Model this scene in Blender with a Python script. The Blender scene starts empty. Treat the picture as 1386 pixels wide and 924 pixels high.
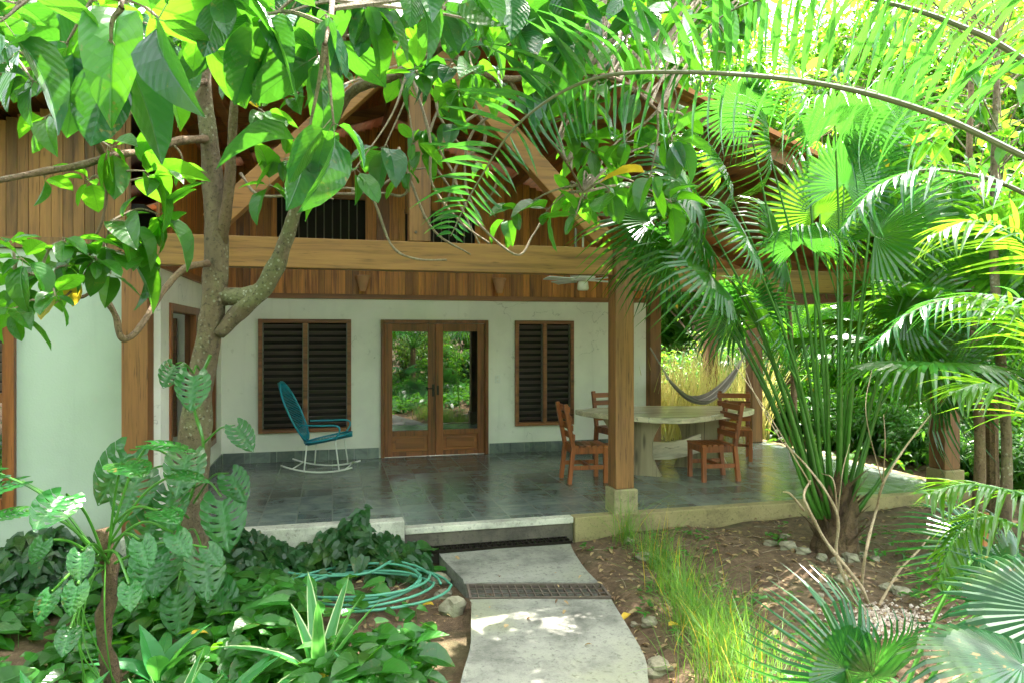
import bpy, math, random
import numpy as np
from math import sin, cos, pi, radians as R
from mathutils import Vector, Matrix
S = bpy.context.scene
C = S.collection
rnd = random.Random(7)
# ------------------------------------------------------------------ camera, world, sun, exposure
FPX, CXP, CYP, EYE = 950., 693., 456., 1.75
TH = R(14.35); ct, st = cos(TH), sin(TH)
cam = bpy.data.objects.new('camera', bpy.data.cameras.new('camera')); C.objects.link(cam)
cam.data.sensor_width = 36; cam.data.lens = FPX/1386*36; cam.data.shift_y = -6/1386
cam.location = (0, 0, EYE); cam.rotation_euler = (pi/2, 0, -TH)
cam.data.clip_start = .05; cam.data.clip_end = 2000
S.camera = cam
SUN_EL, SUN_AZ = R(67), R(48)            # azimuth measured from +Y towards +X
w = bpy.data.worlds.new('World'); S.world = w; w.use_nodes = True
nt = w.node_tree; bg = nt.nodes['Background']
sky = nt.nodes.new('ShaderNodeTexSky'); sky.sky_type = 'NISHITA'; sky.sun_disc = False
sky.sun_elevation = SUN_EL; sky.sun_rotation = SUN_AZ; sky.air_density = 1.0; sky.dust_density = 3.0; sky.ozone_density = .6
hz = nt.nodes.new('ShaderNodeHueSaturation'); hz.inputs['Saturation'].default_value = .42; nt.links.new(sky.outputs[0], hz.inputs['Color'])
tn = nt.nodes.new('ShaderNodeMix'); tn.data_type = 'RGBA'; tn.blend_type = 'MULTIPLY'; tn.inputs[0].default_value = 1; tn.inputs[7].default_value = (1, .985, .93, 1); nt.links.new(hz.outputs[0], tn.inputs[6]); nt.links.new(tn.outputs[2], bg.inputs[0]); bg.inputs[1].default_value = .15
sl = bpy.data.lights.new('sun', 'SUN'); sl.energy = 2.0; sl.angle = R(.6); sl.color = (1, .95, .86)
so = bpy.data.objects.new('sun', sl); C.objects.link(so)
sd = Vector((sin(SUN_AZ)*cos(SUN_EL), cos(SUN_AZ)*cos(SUN_EL), sin(SUN_EL)))
so.rotation_euler = sd.to_track_quat('Z', 'Y').to_euler()
so.location = (0, 0, 30)
S.view_settings.view_transform = 'Standard'; S.view_settings.look = 'None'
S.view_settings.exposure = 3.75; S.view_settings.gamma = 1
S.render.engine = 'CYCLES'
S.cycles.max_bounces = 10; S.cycles.diffuse_bounces = 5; S.cycles.transmission_bounces = 6; S.cycles.transparent_max_bounces = 8
S.cycles.sample_clamp_indirect = 6; S.cycles.blur_glossy = .5

def U(u, v, Z):
    r = (u-CXP)/FPX*Z
    return Vector((r*ct+Z*st, -r*st+Z*ct, EYE-(v-CYP)/FPX*Z))
def G(u, v, z=0.):
    Z = (EYE-z)*FPX/(v-CYP); return U(u, v, Z)
def W(u, v, Y):
    r = (u-CXP)/FPX; d = -r*st+ct; return U(u, v, Y/d)

# ------------------------------------------------------------------ materials
class NT:
    def __init__(s, name):
        s.m = bpy.data.materials.new(name); s.m.use_nodes = True; s.t = s.m.node_tree
        s.p = s.t.nodes['Principled BSDF']; s.out = s.t.nodes['Material Output']
    def n(s, ty, **k):
        x = s.t.nodes.new('ShaderNode'+ty)
        for a, b in k.items(): setattr(x, a, b)
        return x
    def l(s, a, b): s.t.links.new(a, b)
    def val(s, inp, v):
        if hasattr(v, 'is_linked') or hasattr(v, 'node'): s.l(v, inp)
        else: inp.default_value = v
    def math(s, op, a, b=0., c=None, clamp=False):
        x = s.n('Math', operation=op, use_clamp=clamp); s.val(x.inputs[0], a); s.val(x.inputs[1], b)
        if c is not None: s.val(x.inputs[2], c)
        return x.outputs[0]
    def mix(s, f, a, b, mode='MIX'):
        x = s.n('Mix', data_type='RGBA', blend_type=mode)
        s.val(x.inputs[0], f)
        for i, q in ((6, a), (7, b)):
            if isinstance(q, tuple): x.inputs[i].default_value = q+((1,) if len(q) == 3 else ())
            else: s.l(q, x.inputs[i])
        return x.outputs[2]
    def noise(s, scale, det=4, vec=None, rough=.55, stretch=None, dist=0.):
        x = s.n('TexNoise'); x.inputs['Scale'].default_value = scale; x.inputs['Detail'].default_value = det
        x.inputs['Roughness'].default_value = rough; x.inputs['Distortion'].default_value = dist
        v = vec if vec is not None else s.co()
        if stretch:
            mp = s.n('Mapping'); mp.inputs['Scale'].default_value = stretch; s.l(v, mp.inputs[0]); v = mp.outputs[0]
        s.l(v, x.inputs['Vector']); return x.outputs[0]
    def co(s):
        if not hasattr(s, '_co'): s._co = s.n('TexCoord').outputs['Object']
        return s._co
    def ramp(s, f, stops):
        x = s.n('ValToRGB'); e = x.color_ramp.elements
        while len(e) < len(stops): e.new(.5)
        for i, (p, c) in enumerate(stops): e[i].position = p; e[i].color = c+(1,)
        s.l(f, x.inputs[0]); return x.outputs[0]
    def sm(s, v, a, b):
        x = s.n('MapRange', interpolation_type='SMOOTHSTEP'); s.val(x.inputs[0], v); x.inputs[1].default_value = a; x.inputs[2].default_value = b
        return x.outputs[0]
    def bump(s, h, st=.3, d=.01):
        x = s.n('Bump'); x.inputs['Strength'].default_value = st; x.inputs['Distance'].default_value = d
        s.l(h, x.inputs['Height']); s.l(x.outputs[0], s.p.inputs['Normal']); return x.outputs[0]
    def base(s, c):
        if isinstance(c, tuple): s.p.inputs['Base Color'].default_value = c+(1,)
        else: s.l(c, s.p.inputs['Base Color'])
    def set(s, **k):
        for a, b in k.items(): s.val(s.p.inputs[a.replace('_', ' ')], b)
        return s.m

def wood(name, c1, c2, axis='z', rough=.5, isl=.35, sc=1.):
    m = NT(name); stv = {'x': (1.2, 22, 22), 'y': (22, 1.2, 22), 'z': (22, 22, 1.2)}[axis]
    stv = tuple(q*sc for q in stv)
    isv = m.n('NewGeometry').outputs['Random Per Island']
    off = m.n('VectorMath', operation='ADD'); m.l(m.co(), off.inputs[0])
    cv = m.n('CombineXYZ'); m.val(cv.inputs[0], m.math('MULTIPLY', isv, 37.)); m.val(cv.inputs[1], m.math('MULTIPLY', isv, 11.)); m.val(cv.inputs[2], m.math('MULTIPLY', isv, 23.))
    m.l(cv.outputs[0], off.inputs[1]); v = off.outputs[0]
    g = m.noise(1., 6, v, .6, stv, .6); big = m.noise(.5, 3, v, .5, tuple(q*.35 for q in stv), 1.5)
    f = m.math('ADD', m.math('MULTIPLY', g, .6), m.math('MULTIPLY', big, .5))
    col = m.ramp(f, [(.40, tuple(q*.7 for q in c1)), (.52, tuple((p+q)/2 for p, q in zip(c1, c2))), (.66, c2)])
    d = m.math('SUBTRACT', 1+isl*.5, m.math('MULTIPLY', isv, isl))
    hs = m.n('HueSaturation'); m.l(col, hs.inputs['Color']); m.l(d, hs.inputs['Value'])
    fine = m.noise(3., 3, v, .6, stv)
    col2 = m.mix(m.sm(fine, .58, .75), hs.outputs[0], tuple(q*.55 for q in c1))
    kn = m.n('TexVoronoi'); kn.inputs['Scale'].default_value = 1.; mp = m.n('Mapping'); mp.inputs['Scale'].default_value = tuple(.9 if q < 5 else 4.5 for q in stv); m.l(v, mp.inputs[0]); m.l(mp.outputs[0], kn.inputs['Vector'])
    kf = m.math('SUBTRACT', 1., m.sm(kn.outputs['Distance'], .03, .14)); col2 = m.mix(m.math('MULTIPLY', kf, .8), col2, tuple(q*.3 for q in c1))
    ckn = m.noise(1., 2, v, .5, tuple(q*(.35 if q < 5 else 1.6) for q in stv)); ck = m.math('SUBTRACT', 1., m.sm(m.math('ABSOLUTE', m.math('SUBTRACT', ckn, .5)), .002, .012))
    col2 = m.mix(m.math('MULTIPLY', ck, m.math('MULTIPLY', m.sm(big, .5, .6), .7)), col2, tuple(q*.3 for q in c1))
    m.base(col2); m.bump(m.math('SUBTRACT', g, m.math('MULTIPLY', ck, .4)), .4, .005)
    return m.set(Roughness=m.math('ADD', rough-.12, m.math('MULTIPLY', g, .3)))

def plaster(name, c):
    m = NT(name); n = m.noise(1.4, 5); n2 = m.noise(9, 4)
    col = m.mix(m.sm(n, .35, .75), c, tuple(q*.86 for q in c))
    col = m.mix(m.math('MULTIPLY', m.sm(n2, .62, .75), .3), col, (.45, .43, .36))
    # rain splash stain low on the wall
    sp = m.n('SeparateXYZ'); m.l(m.co(), sp.inputs[0])
    low = m.math('MULTIPLY', m.math('SUBTRACT', 1., m.sm(sp.outputs[2], -.3, .35)), m.sm(m.noise(3, 5), .3, .7))
    col = m.mix(m.math('MULTIPLY', low, .5), col, (.33, .36, .22))
    st_ = m.noise(1., 5, stretch=(7, 7, .45)); col = m.mix(m.math('MULTIPLY', m.sm(st_, .55, .8), .35), col, tuple(q*.62 for q in c))
    vo = m.n('TexVoronoi', feature='DISTANCE_TO_EDGE'); vo.inputs['Scale'].default_value = .55
    wv = m.n('VectorMath', operation='ADD'); m.l(m.co(), wv.inputs[0]); nz = m.n('TexNoise'); nz.inputs['Scale'].default_value = 3; nz.inputs['Detail'].default_value = 6; m.l(m.co(), nz.inputs['Vector']); m.l(nz.outputs['Color'], wv.inputs[1]); m.l(wv.outputs[0], vo.inputs['Vector'])
    ck = m.math('MULTIPLY', m.math('SUBTRACT', 1., m.sm(vo.outputs['Distance'], .001, .005)), m.sm(n, .5, .6)); col = m.mix(m.math('MULTIPLY', ck, .5), col, (.3, .29, .26))
    m.base(col); m.bump(m.math('ADD', m.noise(60, 4), m.noise(6, 3)), .35, .005); return m.set(Roughness=.85)

def concrete(name, c, mossy=.3):
    m = NT(name); n = m.noise(2.2, 10, rough=.72); n2 = m.noise(28, 6, rough=.7); n3 = m.noise(1.1, 4)
    col = m.ramp(n, [(.32, tuple(q*.4 for q in c)), (.5, c), (.7, tuple(min(1, q*1.35) for q in c))])
    col = m.mix(m.math('MULTIPLY', m.sm(n2, .53, .66), .7), col, tuple(q*.35 for q in c))
    n4 = m.noise(90, 3, rough=.7); col = m.mix(m.math('MULTIPLY', m.sm(n4, .58, .68), .5), col, tuple(q*.3 for q in c))
    col = m.mix(m.math('MULTIPLY', m.sm(n3, .48, .68), mossy), col, (.13, .15, .04))
    vo = m.n('TexVoronoi', feature='DISTANCE_TO_EDGE'); vo.inputs['Scale'].default_value = .9; m.l(m.co(), vo.inputs['Vector'])
    m.base(col); m.bump(m.math('ADD', n2, m.math('MULTIPLY', n, .6)), .6, .012); return m.set(Roughness=.85)

def plain(name, c, rough=.5, metal=0., var=.15, bump=0.):
    m = NT(name); n = m.noise(14, 5)
    m.base(m.mix(n, tuple(q*(1-var) for q in c), tuple(min(1, q*(1+var)) for q in c)))
    if bump: m.bump(m.noise(50, 4), bump, .004)
    return m.set(Roughness=rough, Metallic=metal)

def leafmat(name, c1, c2, tr, rough=.38, tf=.42, veins=7., vein_c=None, yellow=.0, margin=None, spec=.5, ms=.36):
    m = NT(name); isv = m.n('NewGeometry').outputs['Random Per Island']
    uv = m.n('UVMap'); sp = m.n('SeparateXYZ'); m.l(uv.outputs[0], sp.inputs[0])
    col = m.mix(isv, c1, c2)
    blot = m.noise(7, 4)
    hs = m.n('HueSaturation'); m.l(col, hs.inputs['Color']); m.l(m.math('ADD', .72, m.math('MULTIPLY', blot, .56)), hs.inputs['Value'])
    m.l(m.math('ADD', .485, m.math('MULTIPLY', isv, .03)), hs.inputs['Hue'])
    col = hs.outputs[0]
    spn = m.noise(34, 3, rough=.7); sp2 = m.noise(5, 2)
    col = m.mix(m.math('MULTIPLY', m.sm(spn, .60, .68), m.sm(sp2, .46, .58)), col, (.16, .10, .03)); col = m.mix(m.math('MULTIPLY', m.sm(m.noise(3.5, 3), .52, .7), .3), col, (.10, .16, .015))
    if vein_c is None: vein_c = tuple(min(1, a*1.6+.015) for a in c2)
    au = m.math('ABSOLUTE', m.math('SUBTRACT', sp.outputs[0], .5))
    if margin:
        col = m.mix(m.sm(au, ms, ms+.07), col, margin)
    h = None
    if veins:
        mid = m.math('SUBTRACT', 1., m.sm(au, .006, .028))
        fr = m.math('FRACT', m.math('ADD', m.math('MULTIPLY', m.math('SUBTRACT', sp.outputs[1], m.math('MULTIPLY', m.math('POWER', au, 1.4), 1.2)), veins), m.math('MULTIPLY', blot, 1.1)))
        sd_ = m.math('SUBTRACT', 1., m.sm(m.math('ABSOLUTE', m.math('SUBTRACT', fr, .5)), .01, .07))
        vm = m.math('MAXIMUM', mid, m.math('MULTIPLY', sd_, .6))
        col = m.mix(m.math('MULTIPLY', vm, .45), col, vein_c)
        h = m.math('SUBTRACT', m.math('ABSOLUTE', m.math('SUBTRACT', fr, .5)), m.math('MULTIPLY', mid, .5))
    trc = m.mix(m.math('MULTIPLY', isv, .6), tr, (tr[0]*1.35, tr[1]*1.05, tr[2]*.7))
    if veins: trc = m.mix(m.math('MULTIPLY', vm, .6), trc, tuple(q*.35 for q in tr))
    if yellow:
        r2 = m.math('FRACT', m.math('MULTIPLY', isv, 91.7))
        yf = m.math('GREATER_THAN', r2, 1-yellow)
        col = m.mix(yf, col, (.55, .36, .03)); trc = m.mix(yf, trc, (.7, .5, .03))
    m.base(col)
    if h is not None: nrm = m.bump(h, .35, .006)
    m.set(Roughness=rough); m.p.inputs['Specular IOR Level'].default_value = spec
    tb = m.n('BsdfTranslucent'); m.l(trc, tb.inputs[0])
    mx = m.n('MixShader'); mx.inputs[0].default_value = tf
    m.l(m.p.outputs[0], mx.inputs[1]); m.l(tb.outputs[0], mx.inputs[2]); m.l(mx.outputs[0], m.out.inputs[0])
    return m.m

def bark(name, c1, c2, sc=1., lich=.35):
    m = NT(name); n = m.noise(7*sc, 8, rough=.7, stretch=(1, 1, .35)); n2 = m.noise(2.3*sc, 5)
    n3 = m.noise(30*sc, 5, rough=.7)
    col = m.ramp(n, [(.3, c1), (.65, c2)])
    col = m.mix(m.math('MULTIPLY', m.sm(n2, .5, .62), lich), col, (.2, .24, .1))
    vo = m.n('TexVoronoi'); vo.inputs['Scale'].default_value = 26*sc; m.l(m.co(), vo.inputs['Vector'])
    sp = m.math('LESS_THAN', vo.outputs['Distance'], m.math('MULTIPLY', m.noise(9, 3), .5))
    col = m.mix(m.math('MULTIPLY', sp, m.math('MULTIPLY', m.sm(n2, .4, .6), lich*1.4)), col, (.42, .4, .32))
    col = m.mix(m.sm(n3, .5, .72), col, tuple(q*.45 for q in c1))
    m.base(col); m.bump(m.math('ADD', n, m.math('MULTIPLY', n3, .8)), 1., .03); return m.set(Roughness=.85)

M = {}
M['beam'] = wood('beam_wood', (.17, .075, .020), (.32, .155, .042), 'x', .5)
M['postred'] = wood('red_post_wood', (.13, .045, .014), (.26, .105, .034), 'z', .5)
M['post'] = wood('post_wood', (.09, .037, .013), (.25, .115, .036), 'z', .5)
M['strut'] = wood('strut_wood', (.19, .075, .018), (.34, .15, .04), 'x', .5, sc=.6)
M['siding'] = wood('siding_wood', (.26, .07, .012), (.62, .235, .05), 'z', .4, isl=.75)
M['siding_pale'] = wood('weathered_siding', (.12, .045, .012), (.27, .12, .034), 'z', .55, isl=.6)
M['roofwood'] = wood('roof_boards', (.20, .055, .014), (.46, .15, .036), 'y', .45, isl=.6)
M['rafter'] = wood('rafter_wood', (.16, .05, .018), (.36, .14, .045), 'x', .45)
M['trim'] = wood('trim_wood', (.15, .05, .018), (.29, .11, .04), 'x', .4)
M['frame'] = wood('frame_wood', (.12, .032, .008), (.28, .085, .022), 'z', .32)
M['panel'] = wood('door_panel_wood', (.19, .055, .014), (.36, .12, .032), 'x', .35, sc=.5)
M['chair'] = wood('chair_wood', (.15, .036, .010), (.36, .10, .026), 'z', .35, isl=.3)
M['chairx'] = wood('chair_slat_wood', (.16, .04, .012), (.36, .11, .03), 'y', .35, isl=.4)
M['slab'] = wood('slab_wood_with_sheen', (.46, .39, .29), (.76, .67, .50), 'x', .2, isl=.1, sc=.35)  # lightened so the colour carries the light reflected by the tabletop
M['slabz'] = wood('pale_panel_wood', (.22, .16, .10), (.42, .33, .22), 'z', .5, isl=.1, sc=.35)
M['mint'] = plaster('green_bounce_plaster', (.40, .46, .39)); M['plaster'] = plaster('white_plaster', (.84, .82, .74))  # mint: white plaster darkened, with green bounce light put into the colour
M['conc'] = concrete('path_concrete', (.23, .225, .19), .35)
M['kerb'] = concrete('kerb_concrete', (.33, .26, .13), .45)
M['kerbl'] = concrete('pale_kerb_concrete', (.52, .50, .42), .25)
M['plinth'] = concrete('plinth_concrete', (.34, .29, .16), .35)
M['white'] = plain('white_paint', (.75, .75, .7), .35)
M['blue'] = plain('blue_cord', (.02, .27, .37), .4)
M['metal'] = plain('grey_metal', (.2, .19, .17), .5, .7, .3)
M['rust'] = plain('rusty_iron', (.13, .10, .08), .7, .4, .5, .4)
M['darkmetal'] = plain('dark_metal', (.03, .025, .02), .4, .8)
M['clay'] = plain('terracotta', (.42, .15, .06), .8, 0, .25, .2)
M['riser'] = concrete('dark_stony_concrete', (.10, .085, .065), .3); M['claylt'] = plain('pale_terracotta', (.55, .27, .15), .8, 0, .2, .2)
M['hose'] = plain('mint_rubber', (.07, .26, .17), .5, 0, .3)
M['dark'] = plain('dark_interior', (.02, .016, .014), .9)  # near-black colour stands in for the darkness of unlit rooms
M['hamA'] = plain('grey_cotton', (.34, .31, .28), .9, 0, .2, .3)
M['hamB'] = plain('cream_cotton', (.62, .58, .50), .9, 0, .1, .3)
M['lamp'] = plain('opal_glass', (.8, .77, .66), .25)
M['bark'] = bark('tree_bark', (.085, .058, .035), (.21, .15, .09), 1, .4)
M['bark2'] = bark('brown_bark', (.12, .07, .04), (.26, .17, .10), 1.4, .15)
M['barks'] = bark('grey_twig_bark', (.20, .15, .10), (.42, .33, .23), 2, .1)
M['fibre'] = bark('palm_fibre', (.05, .03, .015), (.2, .12, .06), 2.5, 0)
m = NT('louvre_glass'); m.base((.17, .135, .125)); m.p.inputs['IOR'].default_value = 1.6; M['louvre'] = m.set(Roughness=.12)
m = NT('window_glass'); m.base((.006, .008, .007)); m.p.inputs['IOR'].default_value = 2.6; M['glass'] = m.set(Roughness=.015)

# slate tiles
m = NT('slate_tiles'); sp = m.n('SeparateXYZ'); m.l(m.co(), sp.inputs[0]); T = .335
fx = m.math('DIVIDE', sp.outputs[0], T); fy = m.math('DIVIDE', sp.outputs[1], T)
cx_ = m.math('FLOOR', fx); cy_ = m.math('FLOOR', fy)
ax = m.math('ABSOLUTE', m.math('SUBTRACT', m.math('FRACT', fx), .5)); ay = m.math('ABSOLUTE', m.math('SUBTRACT', m.math('FRACT', fy), .5))
gr = m.sm(m.math('MAXIMUM', ax, ay), .474, .488)
cc = m.n('CombineXYZ'); m.l(cx_, cc.inputs[0]); m.l(cy_, cc.inputs[1])
wn = m.n('TexWhiteNoise', noise_dimensions='3D'); m.l(cc.outputs[0], wn.inputs[0])
off = m.n('VectorMath', operation='ADD'); m.l(m.co(), off.inputs[0]); sc_ = m.n('VectorMath', operation='SCALE'); sc_.inputs[3].default_value = 30; m.l(cc.outputs[0], sc_.inputs[0]); m.l(sc_.outputs[0], off.inputs[1])
sn = m.noise(3.2, 7, off.outputs[0], .65, None, 1.2)
col = m.ramp(sn, [(.3, (.075, .09, .088)), (.5, (.14, .165, .155)), (.68, (.20, .22, .19)), (.82, (.24, .21, .165))])
hs = m.n('HueSaturation'); m.l(col, hs.inputs['Color']); m.l(m.math('ADD', .7, m.math('MULTIPLY', wn.outputs[0], .6)), hs.inputs['Value'])
col = m.mix(gr, hs.outputs[0], (.19, .205, .18))
m.base(col); m.bump(m.math('SUBTRACT', m.math('MULTIPLY', sn, .5), m.math('MULTIPLY', gr, .5)), .25, .006)
M['tile'] = m.set(Roughness=m.math('ADD', .09, m.math('MULTIPLY', sn, .22)))

# soil
m = NT('soil'); n = m.noise(1.2, 8, rough=.7); n2 = m.noise(12, 8, rough=.75); n3 = m.noise(45, 5, rough=.7)
col = m.ramp(n2, [(.3, (.045, .026, .014)), (.5, (.12, .072, .038)), (.7, (.20, .13, .075))])
col = m.mix(m.math('MULTIPLY', m.sm(n, .5, .65), .35), col, (.05, .075, .02))
col = m.mix(m.math('MULTIPLY', m.sm(n3, .62, .72), .6), col, (.33, .26, .17))
m.base(col); m.bump(m.math('ADD', n2, m.math('MULTIPLY', n3, .5)), .9, .03); M['soil'] = m.set(Roughness=.95)
m = NT('limestone'); n = m.noise(5, 7, rough=.7)
col = m.ramp(n, [(.3, (.10, .085, .05)), (.55, (.27, .24, .17)), (.75, (.42, .38, .30))])
col = m.mix(m.math('MULTIPLY', m.sm(m.noise(2.5, 4), .5, .65), .5), col, (.12, .14, .05))
m.base(col); m.bump(m.noise(22, 6, rough=.7), .7, .015); M['rock'] = m.set(Roughness=.9)
m = NT('pale_gravel'); isv = m.n('NewGeometry').outputs['Random Per Island']
m.base(m.mix(isv, (.18, .12, .08), (.50, .42, .36))); M['gravel'] = m.set(Roughness=.85)

M['leafbig'] = leafmat('broad_tree_leaf', (.006, .048, .024), (.014, .085, .024), (.09, .36, .02), .3, .3, 9., yellow=.006)
M['leafmid'] = leafmat('light_tree_leaf', (.012, .075, .012), (.035, .15, .012), (.125, .44, .015), .32, .46, 8., yellow=.01)
M['monstera'] = leafmat('split_leaf', (.010, .075, .018), (.025, .13, .020), (.10, .38, .03), .24, .35, 7.)
M['cover'] = leafmat('ground_cover_leaf', (.010, .07, .014), (.05, .19, .022), (.14, .44, .03), .32, .38, 5.)
M['coverdk'] = leafmat('dark_ivy_leaf', (.008, .04, .012), (.022, .085, .018), (.06, .22, .03), .35, .3, 5.)
M['fan'] = leafmat('fan_palm_leaf', (.008, .07, .014), (.022, .12, .016), (.15, .44, .02), .24, .5, 0, spec=.7)
M['frond'] = leafmat('feather_palm_leaf', (.005, .05, .022), (.012, .09, .02), (.07, .30, .03), .2, .38, 0, spec=.65)
M['frondlt'] = leafmat('bright_palm_leaf', (.018, .10, .010), (.045, .15, .010), (.20, .46, .02), .28, .5, 0, spec=.8)
M['gloss'] = leafmat('glossy_dark_fan_leaf', (.004, .036, .013), (.010, .06, .018), (.04, .20, .04), .3, .3, 0, spec=.5)
M['petiole'] = plain('green_petiole', (.06, .19, .022), .3, 0, .5)
M['petdark'] = plain('dark_petiole', (.045, .14, .018), .3, 0, .5)
M['rachis'] = plain('dark_rachis', (.10, .10, .05), .35, 0, .4)
M['shrubA'] = leafmat('shrub_leaf', (.010, .07, .010), (.04, .16, .012), (.20, .54, .03), .3, .5, 0, yellow=.01)
M['shrubB'] = leafmat('olive_leaf', (.012, .06, .010), (.06, .15, .02), (.22, .44, .04), .35, .5, 0, yellow=.02)
M['shrubC'] = leafmat('dark_shrub_leaf', (.012, .07, .016), (.045, .16, .024), (.16, .46, .05), .3, .4, 0)
M['grass'] = leafmat('tall_grass', (.04, .16, .012), (.12, .24, .03), (.24, .5, .05), .5, .45, 0, yellow=.06)
M['reed'] = leafmat('dry_reed', (.45, .38, .16), (.34, .42, .12), (.7, .66, .22), .6, .4, 0)
M['agave'] = leafmat('cream_edged_leaf', (.03, .17, .04), (.05, .24, .05), (.18, .6, .1), .35, .35, 0, margin=(.62, .68, .36), ms=.37)
M['spath'] = leafmat('ribbed_lily_leaf', (.02, .14, .035), (.045, .22, .05), (.14, .55, .07), .25, .35, 12.)
M['litter'] = leafmat('dry_leaf', (.10, .05, .022), (.44, .30, .16), (.3, .17, .06), .8, .2, 5.)
M['yellowleaf'] = leafmat('fallen_yellow_leaf', (.55, .36, .03), (.7, .45, .04), (.7, .5, .05), .5, .3, 5.)
M['palebark'] = bark('bare_stem_bark', (.34, .24, .14), (.52, .40, .26), 2, .1)

# ------------------------------------------------------------------ mesh builder
class MB:
    def __init__(s): s.v = []; s.f = []; s.u = []; s.mi = []; s.n = 0
    def add(s, V, F, UV=None, mi=0):
        V = np.asarray(V, float); s.v.append(V)
        k = s.n; s.f.extend([tuple(i+k for i in f) for f in F]); s.mi.extend([mi]*len(F))
        s.u.append(np.asarray(UV, float) if UV is not None else np.full((len(V), 2), .3)); s.n += len(V)
    def box(s, x0, x1, y0, y1, z0, z1, mi=0):
        V = [(x, y, z) for z in (z0, z1) for y in (y0, y1) for x in (x0, x1)]
        s.add(V, [(0, 2, 3, 1), (4, 5, 7, 6), (0, 1, 5, 4), (2, 6, 7, 3), (0, 4, 6, 2), (1, 3, 7, 5)], mi=mi)
    def bar(s, a, b, wd, ht, up=(0, 0, 1), mi=0, w2=None, h2=None):
        a = Vector(a); b = Vector(b); d = (b-a).normalized(); upv = Vector(up)
        x = d.cross(upv)
        if x.length < 1e-4: x = d.cross(Vector((0, 1, 0)))
        x.normalize(); y = x.cross(d)
        V = []
        for p, ww, hh in ((a, wd, ht), (b, w2 or wd, h2 or ht)):
            for sx, sy in ((-1, -1), (1, -1), (1, 1), (-1, 1)): V.append(p+x*(sx*ww/2)+y*(sy*hh/2))
        s.add(V, [(0, 1, 2, 3), (7, 6, 5, 4), (0, 4, 5, 1), (1, 5, 6, 2), (2, 6, 7, 3), (3, 7, 4, 0)], mi=mi)
    def tube(s, pts, rad, n=7, mi=0, close=False, lump=0., cap=True):
        P = [Vector(p) for p in pts]; m_ = len(P)
        if not hasattr(rad, '__len__'): rad = [rad]*m_
        x = None; V = []; 
        for i, p in enumerate(P):
            if close: d = P[(i+1) % m_]-P[i-1]
            else: d = P[min(i+1, m_-1)]-P[max(i-1, 0)]
            d = d.normalized() if d.length > 1e-9 else Vector((0, 0, 1))
            if x is None: x = d.orthogonal().normalized()
            else:
                x = x-d*x.dot(d); x = x.normalized() if x.length > 1e-6 else d.orthogonal().normalized()
            y = d.cross(x)
            for k in range(n):
                a = 2*pi*k/n; r = rad[i]*(1+(lump*(sin(k*2.1+i*1.3)+sin(k*1.2-i*.7))*.5 if lump else 0))
                V.append(p+x*(cos(a)*r)+y*(sin(a)*r))
        F = []
        for i in range(m_ if close else m_-1):
            j = (i+1) % m_
            for k in range(n):
                k2 = (k+1) % n; F.append((i*n+k, i*n+k2, j*n+k2, j*n+k))
        if not close and cap: F.append(tuple(range(n))[::-1]); F.append(tuple((m_-1)*n+k for k in range(n)))
        s.add(V, F, mi=mi)
    def lathe(s, prof, cx=0, cy=0, n=20, mi=0, a0=0., a1=2*pi):
        V = []; F = []; full = abs(a1-a0-2*pi) < 1e-6; m_ = n if full else n+1
        for r, z in prof:
            for k in range(m_):
                a = a0+(a1-a0)*k/n; V.append((cx+r*cos(a), cy+r*sin(a), z))
        for i in range(len(prof)-1):
            for k in range(n):
                k2 = (k+1) % m_; F.append((i*m_+k, i*m_+k2, (i+1)*m_+k2, (i+1)*m_+k))
        s.add(V, F, mi=mi)
    def prism(s, poly, z0, z1, mi=0):
        n = len(poly); V = [(x, y, z0) for x, y in poly]+[(x, y, z1) for x, y in poly]
        F = [tuple(range(n))[::-1], tuple(range(n, 2*n))]+[(i, (i+1) % n, n+(i+1) % n, n+i) for i in range(n)]
        s.add(V, F, mi=mi)
    def leaf(s, tpl, pos, d, up, L, Wd=None, mi=0, zs=None):
        V, F, UV = tpl
        d = Vector(d).normalized(); x = d.cross(Vector(up))
        if x.length < 1e-4: x = d.orthogonal()
        x.normalize(); n = x.cross(d)
        wd = Wd or L; A = np.array([x*wd, d*L, n*wd, n*L])
        s.add(V @ A + np.array(pos), F, UV, mi)
    def build(s, name, mats, parent=None, smooth=False, bevel=0., local=False):
        V = np.concatenate(s.v) if s.v else np.zeros((0, 3))
        org = Vector((0, 0, 0))
        if parent is not None and not local: org = Vector(parent.get('_org', (0, 0, 0)))
        me = bpy.data.meshes.new(name); me.from_pydata((V-np.array(org)).tolist(), [], s.f)
        if not isinstance(mats, (list, tuple)): mats = [mats]
        for q in mats: me.materials.append(q)
        me.polygons.foreach_set('material_index', s.mi)
        uvl = me.uv_layers.new(name='UVMap'); vi = np.zeros(len(me.loops), dtype=np.int32); me.loops.foreach_get('vertex_index', vi)
        uvl.data.foreach_set('uv', np.concatenate(s.u)[vi].ravel())
        if smooth: me.polygons.foreach_set('use_smooth', [True]*len(me.polygons))
        me.update()
        o = bpy.data.objects.new(name, me); C.objects.link(o)
        if parent is not None: o.parent = parent; o['_org'] = tuple(org)
        if bevel:
            b = o.modifiers.new('bevel', 'BEVEL'); b.width = bevel; b.segments = 2; b.limit_method = 'ANGLE'
        return o
def tag(o, label=None, cat=None, group=None, kind=None):
    if label: o['label'] = label
    if cat: o['category'] = cat
    if group: o['group'] = group
    if kind: o['kind'] = kind
    return o
def thing(name, label, cat, loc=(0, 0, 0), group=None, rz=0):
    o = bpy.data.objects.new(name, None); C.objects.link(o); o.location = loc; o.rotation_euler = (0, 0, rz); o['_org'] = tuple(loc)
    o.empty_display_size = .2
    return tag(o, label, cat, group)
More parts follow.
